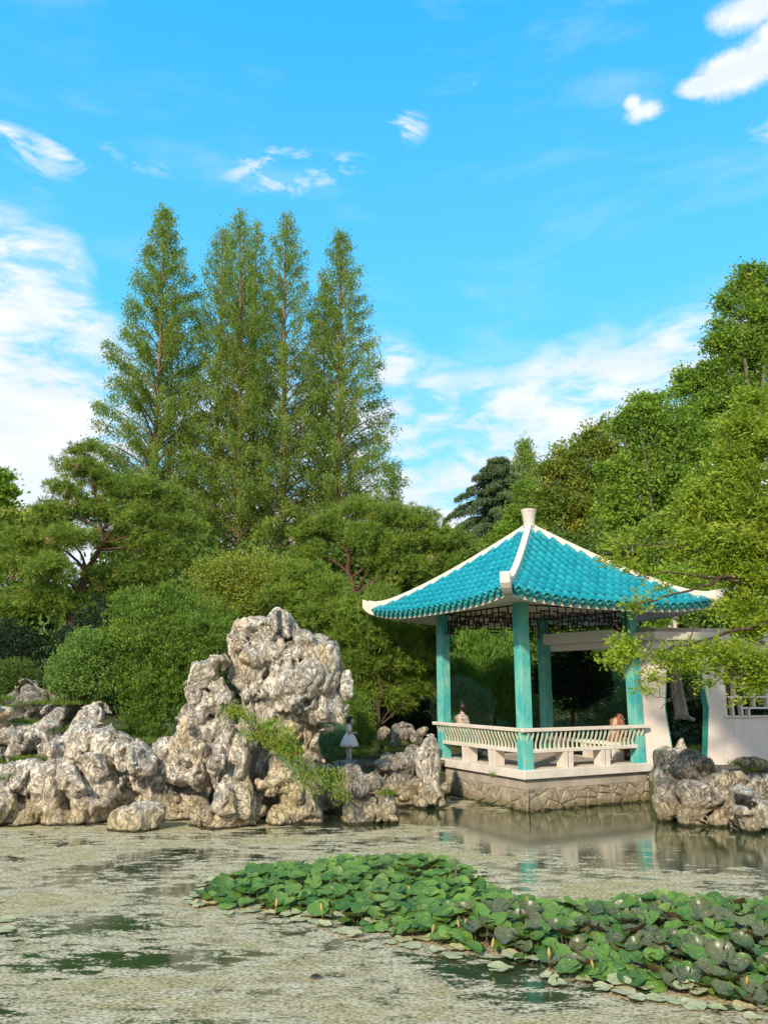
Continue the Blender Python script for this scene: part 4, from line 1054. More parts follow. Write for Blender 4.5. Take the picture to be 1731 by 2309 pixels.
# pines: tufts of needles
def pine(name, label, Y, blobs, base, n=2400, nl=.21, nw=.024, per=10, m=None, bark=None, trunk=None, flat=.52, group=None, cat='tree', up=.9, tr=.16, dead=0, shell=2.0):
    m = m or L_PINE; bark = bark or B_PINE
    bl = blobs_w(blobs, Y); base = np.array(base, float); root = empty(name, tuple(base), 0, label, cat, group)
    P, d = scatter(bl, n, shell, .35, flat); P = P-base
    # gather tufts into pads along branch tips
    P[:, 2] += .10*np.sin(P[:, 0]*4+P[:, 1]*3)
    idx = np.repeat(np.arange(n), per); k = len(idx)
    td = unit(d*.6+np.array([0, 0, up])+rng.normal(size=(n, 3))*.3)
    ax = unit(td[idx]*.75+rdir(k)*.95)
    Ln = nl*(.7+.5*rng.random(k)); C = P[idx]+ax*Ln[:, None]*.5
    leaves_mesh('crown', C, ax, Ln, nw, m, root)
    mb = MB()
    cen = np.mean([b[0] for b in bl], 0)-base
    tp = [np.zeros(3)] + [np.array(at(*q))-base for q in (trunk or [])]
    if len(tp) == 1: tp.append(cen*np.array([.6, .6, .7]))
    tp[0][2] = -.2
    # subdivide for a crooked trunk
    pts = []
    for a, b in zip(tp[:-1], tp[1:]):
        for t in np.linspace(0, 1, 5)[:-1]: pts.append(a+(b-a)*t+rng.normal(size=3)*.03)
    pts.append(tp[-1]); mb.tube(pts, list(np.linspace(tr, tr*.45, len(pts))), 8, cap=False)
    pa = np.array(pts)
    for c, r, s in bl:
        c = c-base; j = np.argmin(((pa-(c-np.array([0, 0, .6])))**2).sum(1)); limb(mb, pa[j], c, tr*.42, .02, .14, 5, 7)
        for _ in range(5):
            q = c+rdir(1)[0]*r*np.array([.8, .7, .4]); limb(mb, c, q, .025, .008, .1, 3, 4)
    mb.build('trunk', bark, root, smooth=True)
    if dead:
        bi = np.array([b[0] for b in bl]); sel = rng.choice(n, dead, replace=False); q = P[sel]; kk = dead*16; ii_ = np.repeat(np.arange(dead), 16)
        leaves_mesh('dead_twigs', q[ii_]+rng.normal(size=(kk, 3))*.07+np.array([0, -.1, -.05]), rdir(kk)+np.array([0, 0, -1.2]), .16, .05, L_DEAD, root, kind='stuff')
    return root
def gbase(px, Y, z=None):
    X = at(px, 1500, Y)[0]; return (X, Y, float(ground_z(X, Y)) if z is None else z)
pine('pine_tree', 'large spreading pine at left with layered boughs and reddish crooked trunk', 26, [
    (178, 1012, 34, 0), (170, 1050, 50, 0), (215, 1075, 55, .3), (150, 1105, 50, -.2), (265, 1100, 62, .4), (330, 1105, 60, .3), (385, 1130, 55, .5), (120, 1160, 60, -.3), (220, 1150, 75, .2), (310, 1170, 70, .1), (410, 1185, 50, .3),
    (55, 1215, 65, -.4), (150, 1215, 60, -.8), (250, 1220, 60, .6), (350, 1235, 75, .2), (30, 1280, 60, -.2), (110, 1285, 70, -.9), (400, 1270, 50, .2), (230, 1310, 70, .6), (320, 1300, 70, .5), (90, 1350, 70, -.2), (20, 1370, 60, 0), (180, 1370, 70, .2), (260, 1370, 60, .5)],
    gbase(150, 26), 9000, trunk=[(160, 1400, 26), (190, 1290, 26), (232, 1225, 26), (215, 1120, 26)], tr=.12, dead=18)
pine('pine_tree', 'broad pine crown in the middle above the dark hollow, left of the pavilion roof', 27, [
    (800, 1150, 50, .3), (870, 1165, 60, 0), (940, 1175, 60, 0), (740, 1190, 55, 0), (690, 1200, 40, .2), (820, 1215, 60, -.2), (900, 1230, 65, -.2), (980, 1215, 60, .1), (1030, 1230, 50, .3), (860, 1270, 50, -.1), (930, 1285, 60, -.2), (1000, 1270, 60, .2), (880, 1315, 50, .2), (700, 1250, 50, .3), (950, 1320, 50, .1)],
    gbase(790, 27), 6500, trunk=[(800, 1340, 27), (785, 1290, 27), (790, 1235, 27)], tr=.15, dead=5)
pine('pine_tree', 'low shaggy pine with hanging boughs right behind the towering boulder', 24, [
    (680, 1300, 60, .6), (740, 1330, 60, .3), (640, 1350, 55, .3), (700, 1380, 70, .2), (790, 1380, 75, 0), (860, 1360, 60, .2), (840, 1430, 70, 0), (760, 1450, 60, .2), (900, 1430, 60, .1), (800, 1500, 60, .2), (870, 1500, 60, .2), (940, 1480, 60, .3), (960, 1400, 50, .5), (920, 1540, 40, .6), (830, 1545, 44, .3), (800, 1570, 34, .2), (870, 1575, 40, .3), (900, 1590, 30, .4), (960, 1560, 36, .8), (980, 1440, 40, .9)],
    gbase(850, 24), 7200, nl=.23, m=L_PINE, trunk=[(860, 1560, 24), (850, 1450, 24)], tr=.07, bark=B_DARK)
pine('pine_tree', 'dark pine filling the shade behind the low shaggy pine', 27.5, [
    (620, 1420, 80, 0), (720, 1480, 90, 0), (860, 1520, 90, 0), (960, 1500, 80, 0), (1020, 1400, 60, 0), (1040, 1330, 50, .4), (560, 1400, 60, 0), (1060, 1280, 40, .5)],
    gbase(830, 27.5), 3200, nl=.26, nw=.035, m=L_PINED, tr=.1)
# deodar cedar
def cedar(label, Y, topx, topy, px, base, m, halves):
    bx = at(px, 1250, Y); base = np.array([bx[0], Y, float(ground_z(bx[0], Y))]); root = empty('cedar_tree', tuple(base), 0, label, 'tree')
    top = at(topx, topy, Y)-base; mb = MB(); mb.tube([top*t+np.array([0, 0, 0]) for t in np.linspace(0, 1, 14)], list(np.linspace(.3, .03, 14)), 7)
    LC = []; LA = []
    for i in range(64):
        t = .30+.69*(i+.5)/64; a = i*2.399; st = top*t; a2 = a
        env = halves*Y/F*min(1, (1-t)*1.5+.10)*(.7+.5*rnd.random()); dh = np.array([math.cos(a2), math.sin(a2)*.8, 0])
        pts = [st+dh*env*s+np.array([0, 0, env*(.40*s-.55*s*s)]) for s in np.linspace(0, 1, 8)]
        mb.tube(pts, list(np.linspace(.05, .01, 8)), 3, cap=False)
        k = int(20+env*34); s = .1+.9*rng.random(k); pp = np.array([np.interp(s, np.linspace(0, 1, 8), [p[j] for p in pts]) for j in range(3)]).T
        idx = np.repeat(np.arange(k), 9); kk = len(idx); lat = np.array([-dh[1], dh[0], 0])
        wd = (.15+.55*(1-s))[idx]; off = lat*(rng.uniform(-1, 1, kk)*wd)[:, None]; off[:, 2] -= np.abs(rng.normal(size=kk))*.12+np.abs(off[:, 0]+off[:, 1])*.35
        LC.append(pp[idx]+off+rng.normal(size=(kk, 3))*.05); LA.append(dh*.5+rdir(kk)*.5+np.array([0, 0, -.55]))
    C = np.concatenate(LC); kk = len(C); leaves_mesh('crown', C, np.concatenate(LA), .20+.12*rng.random(kk), .055, m, root)
    mb.build('trunk', B_GREY, root, smooth=True)
cedar('dark blue-green cedar with drooping tiers beyond the pavilion roof', 44, 1118, 1028, 1100, None, L_CEDAR, 235)

# broadleaf trees on the right
GT = 'tall broadleaf trees filling the right side'
broadleaf('broadleaf_tree', 'very tall green broadleaf tree at the right picture edge', 36, [
    (1690, 620, 34), (1665, 650, 34), (1720, 660, 60), (1640, 690, 30), (1700, 720, 70), (1640, 760, 50), (1610, 780, 30), (1680, 800, 80), (1740, 800, 90), (1600, 860, 55), (1550, 850, 34), (1530, 880, 24), (1650, 890, 80), (1580, 930, 60), (1700, 940, 90), (1640, 1000, 80)],
    gbase(1700, 36), 52000, .17, .10, L_MID, clump=.40, per=14, trunk_r=.35, group=GT, shell=1.9, rough=.5, sat=4)
broadleaf('broadleaf_tree', 'round topped bright green broadleaf tree left of the very tall one', 34, [
    (1455, 905, 30), (1430, 930, 34), (1395, 960, 30), (1485, 935, 45), (1520, 960, 50), (1440, 985, 55), (1500, 1030, 75), (1560, 1010, 60), (1420, 1060, 60), (1480, 1110, 80), (1570, 1090, 80), (1440, 1160, 70), (1530, 1180, 80), (1380, 1180, 50), (1400, 1120, 50)],
    gbase(1480, 34), 50000, .16, .095, L_MID, clump=.38, per=14, trunk_r=.28, group=GT, shell=1.9, rough=.5, sat=4)
broadleaf('broadleaf_tree', 'flowering broadleaf tree with yellowish tips behind the finial', 37, [
    (1360, 965, 26), (1330, 1000, 44), (1280, 1025, 40), (1255, 1060, 40), (1370, 1020, 50), (1310, 1070, 60), (1250, 1110, 45), (1370, 1090, 55), (1300, 1140, 65), (1240, 1160, 45), (1350, 1180, 70), (1290, 1210, 60), (1230, 1210, 40)],
    gbase(1300, 37), 36000, .18, .085, L_MIDY, clump=.38, per=14, trunk_r=.25, group=GT, shell=1.8, rough=.5, sat=4)
broadleaf('broadleaf_tree', 'dense dark tree filling in low behind the right side of the roof', 31, [
    (1250, 1250, 60), (1340, 1250, 70), (1430, 1260, 80), (1530, 1280, 90), (1640, 1260, 90), (1720, 1200, 90), (1620, 1150, 80), (1230, 1300, 60), (1330, 1340, 70), (1450, 1350, 80), (1570, 1380, 80), (1680, 1380, 90), (1720, 1480, 90), (1620, 1480, 70), (1530, 1460, 60)],
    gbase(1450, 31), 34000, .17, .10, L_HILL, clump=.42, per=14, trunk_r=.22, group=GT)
broadleaf('broadleaf_tree', 'pale lower tree just behind the finial and cedar', 40, [(1190, 1110, 32), (1215, 1150, 40), (1175, 1160, 34), (1150, 1200, 40), (1200, 1220, 50), (1120, 1235, 40), (1080, 1260, 40), (1140, 1280, 60)],
    gbase(1130, 40), 20000, .16, .07, L_MID, clump=.40, per=14, trunk_r=.2, up=.2)
broadleaf('broadleaf_tree', 'distant tree crown cut by the left picture edge', 48, [(5, 1080, 30), (22, 1105, 20), (-20, 1120, 50), (10, 1150, 30), (-30, 1180, 60)], gbase(-20, 48), 5000, .26, .16, L_MID, clump=.45, per=14, trunk_r=.25)
broadleaf('broadleaf_tree', 'low yellowish tree row behind the spreading pine at left', 36, [(95, 1160, 26), (60, 1175, 34), (20, 1170, 34), (-20, 1185, 50), (110, 1195, 40), (50, 1220, 50), (0, 1240, 50), (90, 1260, 60)], gbase(50, 36), 9000, .22, .12, L_MIDY, clump=.36, per=14, trunk_r=.2)
# background woodland: one mass of undergrowth trees behind, one object each
wl = [(-160, 1330, 180, 38), (60, 1400, 160, 34), (300, 1350, 150, 36), (480, 1330, 130, 38), (640, 1320, 120, 40), (800, 1290, 120, 41), (960, 1300, 110, 39), (1100, 1340, 110, 36), (1250, 1400, 120, 34), (1430, 1440, 110, 33), (1650, 1450, 130, 33), (1900, 1300, 200, 36)]
names_ = ['far left outside the spreading pine', 'under the left end of the spreading pine', 'behind the spreading pine trunk', 'below the leftmost redwood', 'below the middle redwoods', 'behind the broad middle pine', 'between the middle pine and the roof', 'just behind the pavilion roof', 'seen through the pavilion', 'above the gallery canopy', 'behind the lattice window', 'past the right picture edge']
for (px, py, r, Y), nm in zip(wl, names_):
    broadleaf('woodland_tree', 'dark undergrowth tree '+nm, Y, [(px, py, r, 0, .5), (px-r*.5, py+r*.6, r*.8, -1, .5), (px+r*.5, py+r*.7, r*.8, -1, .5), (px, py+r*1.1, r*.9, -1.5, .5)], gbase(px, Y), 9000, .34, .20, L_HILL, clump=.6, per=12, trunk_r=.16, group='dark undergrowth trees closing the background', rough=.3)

# shrubs
broadleaf('shrub', 'loose yellowish shrub with small leaves below the redwood trunks', 25, [(520, 1290, 60), (590, 1280, 55), (470, 1300, 50), (640, 1300, 50), (560, 1340, 70), (620, 1350, 50), (490, 1350, 60), (680, 1290, 30)], gbase(560, 25), 20000, .085, .045, L_LOOSE, clump=.26, per=10, trunk_r=.04, cat='shrub', shell=1.9)
def dense_shrub(label, Y, blobs, n, L, W, m, base, clump=.12, per=8, up=.6, rough=.12, name='shrub', shell=5, flat=.9, r=.05, cat='shrub', sat=0):
    return broadleaf(name, label, Y, blobs, base, n, L, W, m, B_DARK, clump, per, r, cat, None, up, flat, shell, 0, 'crown', True, rough, sat=sat)
dense_shrub('big bright green juniper mound with bristly shoots behind the rockery', 20.5, [(330, 1370, 62, .3), (400, 1360, 60, .4), (470, 1390, 55, .5), (290, 1410, 62, .3), (360, 1430, 85, 0), (450, 1440, 70, .2), (300, 1480, 75, .1), (390, 1500, 80, -.1), (470, 1490, 50, .3), (330, 1560, 75, 0), (400, 1570, 60, 0), (310, 1620, 50, .1), (360, 1640, 40, .1), (500, 1400, 30, .6)], 52000, .085, .026, L_SHRUB, gbase(350, 20.8), clump=.10, per=9, up=1.0, rough=.45, shell=3.2, sat=3)
dense_shrub('rounded shrub of glossy small leaves at the left side of the juniper mound', 20.3, [(165, 1505, 62), (205, 1470, 50), (150, 1540, 45), (215, 1530, 50), (240, 1480, 45, .2), (185, 1445, 35)], 17000, .06, .036, L_SHRUB2, gbase(190, 20.6), up=.5, rough=.15)
dense_shrub('low dark clipped dome at the left picture edge', 23, [(35, 1525, 44), (0, 1530, 44), (70, 1535, 26)], 9000, .055, .03, L_HILL, gbase(35, 23), rough=.05, shell=9)
dense_shrub('clipped conical conifer right behind the girl', 22.6, [(806, 1585, 24), (812, 1610, 28), (815, 1640, 28), (812, 1665, 26)], 15000, .06, .022, L_SHRUB, gbase(810, 22.6), up=1.3, rough=.08, shell=8, name='conical_shrub')
dense_shrub('low dark shrub seen through the rock arch beside the girl', 22.4, [(745, 1660, 34), (715, 1670, 30), (775, 1670, 26), (750, 1690, 26)], 9000, .055, .026, L_TOPIARY, gbase(745, 22.4), rough=.1, shell=6)
dense_shrub('tall dark juniper fanning upward behind the pavilion railing', 27, [(1075, 1440, 55), (1120, 1450, 60), (1100, 1500, 65), (1150, 1510, 60), (1060, 1500, 40), (1110, 1560, 60), (1160, 1580, 50)], 20000, .16, .03, L_CYP, gbase(1110, 27.3), clump=.16, per=9, up=1.6, rough=.3, name='juniper')
dense_shrub('clipped blue-green dome seen through the left bay of the pavilion', 26, [(1040, 1570, 48), (1065, 1590, 48), (1020, 1600, 48), (1050, 1625, 50)], 16000, .05, .03, L_TOPIARY, gbase(1045, 26), rough=.04, shell=10)
dense_shrub('dark clipped dome left of the rust coloured sitter, behind the far bench', 28, [(1175, 1600, 48), (1200, 1620, 50), (1160, 1560, 30)], 12000, .055, .03, L_TOPIARY, gbase(1180, 28), rough=.05, shell=10)
dense_shrub('clipped blue-green dome right of the multi-stemmed dark tree', 27.5, [(1370, 1560, 50), (1400, 1590, 56), (1345, 1590, 50), (1310, 1620, 50), (1430, 1630, 50)], 20000, .055, .032, L_TOPIARY, gbase(1370, 27.5), rough=.05, shell=10)
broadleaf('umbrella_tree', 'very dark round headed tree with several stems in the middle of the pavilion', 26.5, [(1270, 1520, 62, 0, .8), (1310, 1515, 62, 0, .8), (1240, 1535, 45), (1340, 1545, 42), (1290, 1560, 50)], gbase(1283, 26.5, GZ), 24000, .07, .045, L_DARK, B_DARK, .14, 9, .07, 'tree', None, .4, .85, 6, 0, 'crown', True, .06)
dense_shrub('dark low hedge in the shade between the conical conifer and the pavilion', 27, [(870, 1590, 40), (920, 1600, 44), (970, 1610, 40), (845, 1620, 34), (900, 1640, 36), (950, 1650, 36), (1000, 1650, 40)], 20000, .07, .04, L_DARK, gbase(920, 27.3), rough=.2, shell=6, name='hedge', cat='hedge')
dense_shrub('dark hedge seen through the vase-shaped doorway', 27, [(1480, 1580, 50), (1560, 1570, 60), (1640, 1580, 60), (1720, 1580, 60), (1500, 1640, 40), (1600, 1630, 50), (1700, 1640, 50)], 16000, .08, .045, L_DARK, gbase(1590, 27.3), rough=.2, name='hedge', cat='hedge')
dense_shrub('shadowy shrub bank under the spreading pine', 24.5, [(60, 1470, 60), (120, 1500, 50), (0, 1450, 60), (160, 1440, 40), (230, 1400, 60), (-60, 1480, 70)], 15000, .08, .045, L_DARK, gbase(90, 24.8), rough=.25, shell=4)
# pale trunk behind the doorway
t0 = empty('pale_trunk_tree', gbase(1535, 24.5), 0, 'tree with pale grooved trunk seen through the vase-shaped doorway', 'tree')
mb = MB(); b0 = np.array(t0.location)
pts = [np.array(at(x, y, 24.5))-b0 for x, y in ((1537, 1622), (1534, 1600), (1528, 1570), (1522, 1530), (1518, 1480), (1515, 1400), (1520, 1300))]
mb.tube(pts, [.22, .19, .18, .17, .17, .15, .12], 10); mb.tube([pts[0]+np.array([0, 0, .1]), pts[0]+np.array([.35, -.1, -.02])], [.12, .05], 6)
mb.build('trunk', B_PALE, t0, smooth=True)
bl_ = blobs_w([(1520, 1330, 60), (1580, 1350, 50), (1480, 1380, 40)], 24.5); P_, d_ = scatter(bl_, 700); ii_ = np.repeat(np.arange(700), 10)
leaves_mesh('crown', P_[ii_]-b0+rng.normal(size=(7000, 3))*.15, rdir(7000), .14, .08, L_MID, t0)

# the near tree leaning in from the right
base = np.array([at(2120, 1500, 15.5)[0], 15.5, .5])
near = empty('overhanging_tree', tuple(base), 0, 'nearest tree, leaning in from the right with yellow-green sprays over the roof corner', 'tree')
mb = MB(); tips = []
def P2(px, py, Y): return np.array(at(px, py, Y))-base
main = [np.array([0, 0, -.3]), P2(2040, 1560, 15.5), P2(1900, 1420, 15.6), P2(1800, 1330, 15.8), P2(1730, 1300, 16)]
mb.tube(main, [.26, .22, .17, .12, .08], 8)
def branch(pts, r0):
    pts = [P2(*p) for p in pts]; fine_ = []
    for a, b in zip(pts[:-1], pts[1:]):
        for t in np.linspace(0, 1, 5)[:-1]: fine_.append(a+(b-a)*t+rng.normal(size=3)*.018)
    fine_.append(pts[-1]); mb.tube(fine_, list(np.linspace(r0, .006, len(fine_))), 5, cap=False); return fine_
BR = [([(1800, 1330, 15.8), (1690, 1310, 15.9), (1640, 1270, 16), (1560, 1240, 16), (1480, 1225, 16), (1400, 1235, 16)], .06),
      ([(1800, 1330, 15.8), (1700, 1320, 15.6), (1600, 1300, 15.6), (1500, 1290, 15.7), (1430, 1300, 15.8)], .05),
      ([(1730, 1300, 16), (1640, 1300, 15.5), (1560, 1330, 15.4), (1450, 1360, 15.5), (1400, 1370, 15.5)], .04),
      ([(1900, 1420, 15.6), (1760, 1400, 15.3), (1660, 1420, 15.2), (1560, 1450, 15.1), (1480, 1470, 15), (1420, 1490, 15)], .05),
      ([(1900, 1420, 15.6), (1780, 1500, 15.2), (1680, 1520, 15.1), (1600, 1520, 15)], .04),
      ([(1850, 1380, 15.6), (1780, 1200, 16), (1700, 1080, 16.2), (1640, 1000, 16.4)], .07),
      ([(1850, 1380, 15.6), (1740, 1220, 16.2), (1600, 1150, 16.4), (1500, 1160, 16.5), (1440, 1200, 16.5)], .06),
      ([(1850, 1380, 15.6), (1850, 1150, 16), (1800, 980, 16.4), (1740, 880, 16.6)], .07),
      ([(1560, 1420, 15.1), (1520, 1560, 14.9), (1500, 1585, 14.9), (1488, 1600, 14.9)], .012), ([(1520, 1560, 14.9), (1545, 1570, 14.9)], .010), ([(1505, 1580, 14.9), (1475, 1571, 14.9)], .008)]
bp = [branch(*b) for b in BR]
def spray_set(bl, n, L, W, m, nm, spread=.10, per=9, Y=16):
    B = blobs_w(bl, Y); P, d = scatter(B, n//per, 2.0, .35, .7); P = P-base; d = unit(d*np.array([1, 1, .35])+np.array([-.55, -.15, .12]))
    idx = np.repeat(np.arange(len(P)), per); k = len(idx); s = rng.random(k)*.42-.10
    C = P[idx]+d[idx]*s[:, None]+rng.normal(size=(k, 3))*spread*.35
    ax = d[idx]*.9+rdir(k)*.75
    leaves_mesh(nm, C, ax, L*(.7+.6*rng.random(k)), W*(.7+.5*rng.random(k)), m, near)
    allb = np.array([q for b in bp for q in b])
    for i in rng.choice(len(P), min(90, len(P)), replace=False):
        j = np.argmin(((allb-P[i])**2).sum(1)); limb(mb, allb[j], P[i], .009, .004, .08, 3, 4)
spray_set([(1705, 905, 36, .6), (1670, 960, 44, .5), (1725, 1000, 60, .4), (1640, 1030, 40, .5), (1680, 1080, 60, .3), (1590, 1100, 36, .5), (1560, 1125, 26, .5), (1620, 1150, 50, .3), (1545, 1165, 34, .5), (1700, 1150, 70, .1), (1500, 1190, 34, .4), (1440, 1205, 22, .4), (1385, 1232, 20, .3), (1570, 1210, 36, .1), (1670, 1230, 60, 0), (1460, 1235, 20, .2), (1720, 1240, 60, 0)],
          26000, .115, .046, L_YEL, 'crown')
spray_set([(1380, 1268, 12, .1), (1420, 1275, 18, .1), (1460, 1290, 14, .1), (1530, 1245, 22, 0), (1600, 1262, 26, 0), (1650, 1290, 34, 0), (1710, 1310, 60, -.2), (1500, 1322, 14, -.3), (1560, 1310, 14, -.3), (1670, 1370, 34, -.3), (1730, 1410, 50, -.4), (1437, 1372, 16, -.4), (1455, 1352, 12, -.4), (1600, 1290, 16, -.1), (1680, 1430, 26, -.5)],
          9500, .10, .042, L_NEAR, 'crown')
spray_set([(1415, 1450, 20, -.9), (1400, 1485, 24, -1), (1425, 1470, 20, -1), (1468, 1530, 18, -1), (1495, 1485, 22, -1), (1530, 1480, 28, -1), (1560, 1505, 26, -1), (1590, 1465, 26, -1), (1640, 1480, 34, -1), (1640, 1530, 18, -1), (1700, 1490, 44, -1), (1700, 1550, 22, -1), (1730, 1530, 30, -1), (1600, 1545, 12, -1), (1680, 1580, 12, -1), (1458, 1555, 10, -1)],
          8000, .085, .038, L_NEAR, 'crown')
mb.build('trunk', B_DARK, near, smooth=True)

# hanging spray growing out of the rockery
sb = np.array(at(640, 1700, 17.2)); spray = empty('rock_shrub', tuple(sb), 0, 'straggling bright green shrub hanging over the rocks below the towering boulder', 'shrub')
mb = MB(); LC = []; LA = []
for pth in ([(640, 1700), (600, 1650), (560, 1620), (510, 1600)], [(640, 1700), (610, 1670), (580, 1640), (545, 1615)], [(630, 1690), (590, 1665), (540, 1655)], [(630, 1690), (620, 1640), (600, 1625)], [(560, 1620), (540, 1600), (505, 1605)],
            [(640, 1690), (670, 1720), (700, 1745), (735, 1760), (770, 1770)], [(640, 1690), (680, 1700), (690, 1740), (690, 1765)], [(640, 1680), (650, 1660), (640, 1640)], [(620, 1670), (650, 1690), (670, 1700)], [(700, 1745), (740, 1740), (775, 1750)], [(735, 1760), (765, 1785), (770, 1800)], [(650, 1700), (665, 1750), (720, 1790)], [(600, 1660), (640, 1670), (660, 1690)]):
    pts = [np.array(at(x, y, 17.0-.15*(i % 2)-.15))-sb for i, (x, y) in enumerate(pth)]
    mb.tube(pts, list(np.linspace(.012, .004, len(pts))), 4, cap=False); k = 360; s = rng.random(k)*(len(pts)-1)
    pp = np.array([np.interp(s, np.arange(len(pts)), [p[j] for p in pts]) for j in range(3)]).T
    LC.append(pp+rng.normal(size=(k, 3))*np.array([.085, .08, .075])); LA.append(rdir(k)*.6+np.array([.2, -.2, -.8]))
C = np.concatenate(LC); leaves_mesh('crown', C, np.concatenate(LA), .065, .022, L_SPRAY, spray); mb.build('stem', B_DARK, spray)

# grass and ground cover
def grass_at(name, spots, hgt=.16, m=None, label=None):
    LC = []; LA = []; LL = []
    for (p, rad, n) in spots:
        q = np.array(p)+np.stack([rng.normal(size=n)*rad, rng.normal(size=n)*rad*.7, np.zeros(n)], 1)
        ax = unit(rng.normal(size=(n, 3))*np.array([.45, .45, .1])+np.array([0, 0, 1])); L = hgt*(.5+.8*rng.random(n)); LC.append(q+ax*L[:, None]*.5); LA.append(ax); LL.append(L)
    o = leaves_mesh(name, np.concatenate(LC), np.concatenate(LA), np.concatenate(LL), .014, m or L_GRASS, kind='stuff'); return o
sp = []
for (px, py, Y, rad, n) in [(60, 1635, 19.6, .3, 700), (110, 1650, 19.3, .3, 500), (30, 1600, 20, .2, 300), (75, 1590, 19.9, .2, 350), (130, 1590, 20, .35, 600), (20, 1720, 18.2, .25, 900), (10, 1760, 17.6, .2, 700), (70, 1720, 18.4, .2, 400), (345, 1715, 17.8, .06, 260), (305, 1678, 19, .3, 500), (350, 1680, 19.3, .3, 500),
                           (0, 1580, 20, .2, 300), (45, 1760, 17.8, .15, 300), (905, 1700, 21.6, .3, 300), (820, 1706, 20.3, .12, 260), (1665, 1728, 19.3, .12, 90), (1695, 1742, 18.4, .10, 60), (870, 1795, 17.8, .1, 250), (560, 1850, 17, .01, 5), (925, 1680, 21.9, .3, 300), (875, 1680, 22, .2, 250), (800, 1690, 22, .3, 250), (1110, 1755, 18.2, .03, 40), (1200, 1790, 17.3, .03, 20)]:
    p = at(px, py, Y); sp.append((p, rad, n))
grass_at('grass', sp)
sp = []
for _ in range(330):
    x = rnd.uniform(-12, 12); y = rnd.uniform(21.5, 30)
    if (2.0 < x < 9 and y < 27) or (-1 < x < 2.2 and y < 24.5): continue
    sp.append(((x, y, float(ground_z(x, y))), .35, 70))
sp += [((x, 24.6+.6*rnd.random(), GZ+.05), .4, 160) for x in np.arange(6.5, 12, .35)]
grass_at('ground_cover', sp, .20, L_HILL)

# ------------------------------------------------------------------ water lilies
def pad_mesh(name, r, cup, wave, seed, m, notch=.22, pet=0, stalk=0):
    rr_ = np.random.default_rng(seed); ph = rr_.random(4)*6.28; nA = 22; rings = [0, .35, .68, .9, 1.0]; V = [(0, 0, 0)]; Fs = []
    for q in rings[1:]:
        for i in range(nA):
            t = notch/2+(2*math.pi-notch)*i/(nA-1); tt = t
            rad = r*q*(1+.04*math.sin(3*tt+ph[0])+.03*math.sin(7*tt+ph[1]))
            z = cup*r*q**2.2 + wave*r*q**2*(math.sin(2*tt+ph[2])*.6+math.sin(5*tt+ph[3])*.35) + rr_.uniform(-1, 1)*.015*r*q
            V.append((rad*math.cos(tt), rad*math.sin(tt), z))
    for i in range(nA-1): Fs.append((0, 1+i, 2+i))
    for k in range(len(rings)-2):
        for i in range(nA-1): a = 1+k*nA+i; Fs.append((a, a+nA, a+nA+1, a+1))
    me = bpy.data.meshes.new(name); me.from_pydata(V, [], Fs)
    for p in me.polygons: p.use_smooth = True
    me.materials.append(m); me.update(); return me
PM = {'g': [pad_mesh('lily_pad', .135, c, w_, s, PADG) for c, w_, s in ((.16, .12, 1), (.28, .18, 2), (.05, .2, 3), (.35, .10, 4), (-.12, .15, 5), (-.25, .12, 6), (.2, .3, 7))],
      'o': [pad_mesh('lily_pad', .14, c, w_, s, PADO) for c, w_, s in ((.45, .14, 11), (.35, .22, 12), (.55, .10, 13), (.2, .25, 14), (.4, .3, 15))],
      'y': [pad_mesh('lily_pad', .13, c, w_, s, PADY) for c, w_, s in ((.06, .07, 21), (.10, .14, 22), (.0, .10, 23), (.16, .2, 24))]}
poly_px = [(408, 2035), (420, 2012), (470, 1988), (540, 1966), (640, 1956), (760, 1948), (860, 1944), (960, 1942), (1040, 1948), (1085, 1965), (1110, 1990), (1150, 2015), (1210, 2035), (1290, 2040), (1380, 2032), (1480, 2030), (1560, 2034), (1650, 2042), (1800, 2055), (1980, 2120), (1980, 2330), (1760, 2310), (1640, 2290), (1560, 2272), (1440, 2260), (1340, 2240), (1240, 2222), (1150, 2195), (1060, 2175), (960, 2150), (860, 2128), (760, 2105), (690, 2085), (600, 2070), (520, 2065), (430, 2052)]
poly = np.array([onz(px, py+0, .0)[:2] for px, py in poly_px])
def inside(p):
    c = False; n = len(poly); j = n-1
    for i in range(n):
        if (poly[i][1] > p[1]) != (poly[j][1] > p[1]) and p[0] < (poly[j][0]-poly[i][0])*(p[1]-poly[i][1])/(poly[j][1]-poly[i][1])+poly[i][0]: c = not c
        j = i
    return c
def edge_d(p):
    a = poly; b = np.roll(poly, -1, 0); ab = b-a; t = np.clip(((p-a)*ab).sum(1)/(ab*ab).sum(1), 0, 1); return np.sqrt(((a+ab*t[:, None]-p)**2).sum(1)).min()
cand = []; lo, hi = poly.min(0), poly.max(0); pts_ = []
tries = 0
while len(pts_) < 1500 and tries < 90000:
    tries += 1; p = np.array([rng.uniform(lo[0], hi[0]), rng.uniform(lo[1], hi[1])])
    if not inside(p): continue
    dmin = .102 if edge_d(p) > .25 else .17
    if pts_ and min(((np.array([q[:2] for q in pts_])-p)**2).sum(1)) < dmin**2: continue
    pts_.append((p[0], p[1], edge_d(p)))
pads = []
